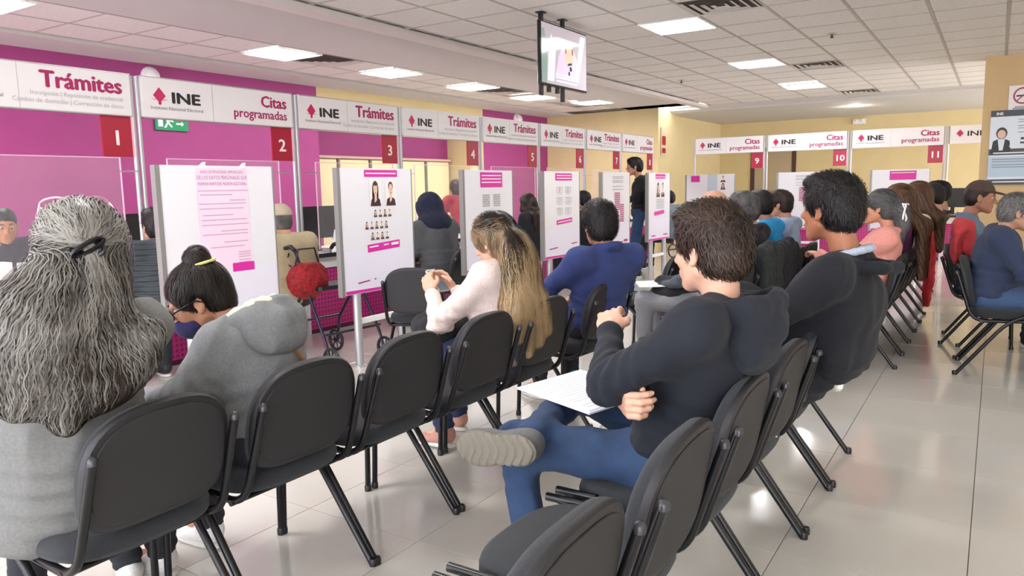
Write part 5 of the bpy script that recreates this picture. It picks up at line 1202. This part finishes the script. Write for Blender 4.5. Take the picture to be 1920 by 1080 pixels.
# ================================================================== SMALL THINGS
# wheeled walker with red bag beside the elderly person
wk = empty('wheeled_walker', (-4.42, 4.18, 0), math.radians(175), 'black wheeled walker with a curved handle beside the second desk', 'walker')
M_wk = mat('walker_frame', '2b2a3c', .3, .4)
def wheel(x, y):
    g = empty('wheel'); g.parent = wk; g.location = (x, y, .095)
    m = MB(); m.tube([(.083*math.cos(a), 0, .083*math.sin(a)) for a in np.linspace(0, 2*PI, 22, endpoint=False)], .013, 8, closed=True); m.build('tyre', M_blackp, g, smooth=1)
    m = MB(); m.lathe([(.022, -.012), (.022, .012)], n=10, axis='y')
    for k in range(7):
        a = 2*PI*k/7; m.tube([(.015*math.cos(a), 0, .015*math.sin(a)), (.078*math.cos(a), 0, .078*math.sin(a))], .006, 6)
    m.build('hub', M_wk, g, smooth=.8)
for sy in (1, -1):
    MB().tube([(-.30, sy*.27, .10), (-.26, sy*.27, .22), (-.05, sy*.26, .62), (.02, sy*.26, .80), (.08, sy*.25, .90)], .012, 8).build('frame_tube', M_wk, wk, smooth=1)
    MB().tube([(.26, sy*.26, .10), (.22, sy*.26, .30), (.0, sy*.26, .58)], .012, 8).build('frame_tube', M_wk, wk, smooth=1)
    MB().tube([(.08, sy*.25, .90), (.13, sy*.25, .93), (.24, sy*.25, .91), (.27, sy*.25, .88)], .017, 8).build('handle', M_blackp, wk, smooth=1)
    MB().tube([(.16, sy*.25, .88), (.20, sy*.25, .80), (.10, sy*.25, .76)], .006, 6).build('brake_lever', M_blackp, wk, smooth=1)
    wheel(-.32, sy*.27); wheel(.28, sy*.26)
MB().tube([(-.27, -.27, .28), (-.27, .27, .28)], .01, 8).build('crossbar', M_wk, wk); MB().tube([(.22, -.26, .32), (.22, .26, .32)], .01, 8).build('crossbar', M_wk, wk)
MB().box((-.16, -.22, .60), (.10, .22, .63), bev=.02).build('seat', M_blackp, wk)
G = Grid(); G.ell((0, 0, 0), (.10, .19, .15), None, .03); G.half((0, 0, .13), (0, 0, 1), .01)
rb = empty('bag', (-4.42, 3.96, .68), 0, 'red patterned cloth bag hanging at the wheeled walker', 'bag'); sdf_part('pouch', G, .012, mat('red_bag', '9c1822', .7, noise=.5, nscale=40), rb, fold=.006, label=None)
MB().tube([(0, -.12, .11), (0, -.08, .24), (0, .08, .24), (0, .12, .11)], .008, 6).build('strap', M_blackp, rb, smooth=1)
# monitors and desk clutter
def monitor(x, y, rz, label, w_=.5, group='desk monitors', z=.765):
    e = empty('monitor', (x, y, z), rz, label, 'monitor', group)
    MB().box((-.02, -w_/2, .12), (.01, w_/2, .44), bev=.006).build('casing', M_blackp, e); MB().box((-.03, -.03, .01), (-.01, .03, .2)).build('neck', M_blackp, e); MB().box((-.11, -.11, 0), (.07, .11, .012), bev=.02).build('foot', M_blackp, e)
    MB().box((-.022, -w_/2+.015, .135), (-.0205, w_/2-.015, .425)).build('screen', mat('monitor_screen', '25303c', .15, emit=.2), e)
for y, l in ((3.55, 'black monitor on the second desk behind the poster stand'), (4.62, 'black monitor standing right of the second poster post'), (5.30, 'black monitor on the third desk near the leaflet stand'), (8.0, 'black monitor on the fifth desk'), (10.0, 'black monitor on the seventh desk')):
    monitor(-5.72, y, 0, l)
monitor(-.62, 14.75, -PI/2, 'dark monitor on the far desk by the tan wall', .4); monitor(-2.35, 14.75, -PI/2, 'dark monitor on the far desk left of the woman in peach', .4)
def obj_at(name, x, y, z, label, cat, group=None, rz=0): return empty(name, (x, y, z), rz, label, cat, group)
bo = obj_at('bottle', -5.50, 2.50, .765, 'clear hand gel bottle on the first desk', 'bottle')
MB().lathe([(.034, 0), (.036, .01), (.036, .11), (.03, .13), (.014, .145), (.014, .155)], n=16).build('flask', mat('gel_plastic', 'dfe3ea', .1, alpha=.75), bo, smooth=1)
MB().lathe([(.016, .155), (.016, .175), (.007, .178), (.007, .2)], n=12).tube([(0, 0, .2), (.045, 0, .2), (.05, 0, .19)], .007, 8).build('pump', M_white, bo, smooth=1); MB().lathe([(.0365, .03), (.0365, .09)], n=16).build('label', M_paper, bo)
bx = obj_at('card_box', -5.50, 2.24, .765, 'white box with a dark slot on the first desk', 'box'); MB().box((-.08, -.13, 0), (.06, .12, .16), bev=.004).build('carton', M_white, bx); MB().box((.0605, -.0, .015), (.062, .08, .05)).build('slot', M_blackp, bx)
ls = obj_at('leaflet_stand', -5.52, 5.42, .765, 'white leaflet stand with a black square code panel, third desk', 'stand'); MB().prism([(-.06, 0), (.06, 0), (.0, .21)], -.1, .09, T=lambda a, b, c: (a, c, b)).build('card', M_paper, ls)
m = MB(); m.add([(.052-.06*.5, .0, .11), (.03-.0, .07, .11), (.03, .07, .16), (.022, .0, .16)], [(0, 1, 2, 3)]); m.build('dark_print', M_ink, ls)
sb = obj_at('bottle', -5.50, 5.60, .765, 'blue and red spray bottle on the third desk', 'bottle'); MB().lathe([(.035, 0), (.036, .09), (.016, .13), (.014, .15)], n=14).build('flask', mat('spray_blue', '5d8fc4', .2), sb, smooth=1); MB().box((-.03, -.012, .15), (.04, .012, .18), bev=.004).build('trigger', mat('spray_red', 'c7362e', .4), sb)
for y, l in ((6.6, 'stack of papers on the third desk beside the hooded person'), (7.9, 'stack of papers on the fifth desk'), (9.4, 'stack of papers on the sixth desk')):
    e = obj_at('paper_stack', -5.55, y, .765, l, 'papers', 'stacks of papers on the desks', .2)
    for k in range(4): MB().box((-.1+.01*k, -.15, .02*k), (.11, .15-.01*k, .02*k+.018)).build('sheaf', M_paper if k % 2 == 0 else mat('folder_grey', '9aa3ad', .5), e)
pr = obj_at('printer', -5.75, 6.95, .765, 'grey office printer on the fourth desk', 'printer'); MB().box((-.18, -.2, 0), (.18, .2, .16), bev=.02).build('body', mat('printer_grey', 'a9adb3', .4), pr); MB().box((-.12, -.15, .16), (.14, .15, .2), bev=.02).build('lid', mat('printer_dark', '4b4f57', .4), pr); MB().box((.18, -.12, .04), (.26, .12, .05)).build('tray', M_white, pr)
pr = obj_at('camera_unit', -5.72, 8.6, .765, 'small grey webcam unit on a stalk at the fifth desk', 'camera'); MB().tube([(0, 0, 0), (0, 0, .34)], .012, 8).build('stalk', M_alu2, pr); MB().box((-.05, -.06, .34), (.05, .06, .42), bev=.01).build('head', M_blackp, pr); MB().lathe([(.07, 0), (.06, .012)], n=14).build('base', M_blackp, pr)
wc = obj_at('webcam', -5.75, 2.95, .765, 'small dark webcam on a thin stalk above the first desk', 'camera'); MB().tube([(0, 0, 0), (0, 0, .42)], .008, 8).build('stalk', M_black, wc); MB().box((-.02, -.03, .42), (.02, .03, .47), bev=.005).build('head', M_blackp, wc); MB().lathe([(.05, 0), (.045, .01)], n=14).build('base', M_blackp, wc)
# coats over chairs
def coat(x, y, rz, label, col, w_=.5, z=.86, drop=.42, name='coat'):
    e = empty('draped_coat', (x, y, 0), rz, label, 'coat'); G = Grid()
    G.path([(-.25, -w_/2+.05, z-.03), (-.25, 0, z), (-.25, w_/2-.05, z-.03)], .045, .04); G.ell((-.285, 0, z-drop*.45), (.04, w_/2, drop*.55), None, .05); G.ell((-.21, 0, z-.12), (.035, w_/2-.04, .13), None, .04); G.cone((-.29, w_*.4, z-.1), (-.29, w_*.46, z-drop), .045, .035, .04)
    sdf_part('cloth', G, .012, cloth('coat_'+col, col), e, fold=.012, fs=34, seed=3, dfun=lambda V: .008*np.sin(V[:, 1]*70+2*wob(V, 8, 3))); return e
coat(MX, 5.54, PI, 'dark green coat draped over the chair beside the balding man', '23282a', z=.88); coat(MX, 6.08, PI, 'black coat draped behind the curly-haired person', '1c1e22', z=.87)
coat(.05, 6.73, 0, 'red jacket draped over the chair left of the navy jacketed man', 'c03a40', z=1.0, drop=.3)
coat(RX, 8.29, PI, 'red coat hanging down from a chair of the far right row', 'a81c26', z=.80, drop=.62)
G = Grid(); G.ell((0, 0, 0), (.16, .12, .09), None, .03); G.cone((.1, 0, .05), (-.1, .05, .07), .06, .05, .05)
e = empty('handbag', (-1.86, 4.95, .60), 0, 'black shoulder bag on the lap of the balding man', 'bag'); sdf_part('pouch', G, .012, cloth('bag_black', '1e1f23'), e, fold=.008)
e = empty('handbag', (-2.42, 3.05, .64), .3, 'black bag on the lap of the blonde woman', 'bag'); G = Grid(); G.ell((0, 0, 0), (.15, .17, .09), None, .03); sdf_part('pouch', G, .012, cloth('bag_black', '1e1f23'), e, fold=.008)
print('all', round(time.time()-T0, 1))
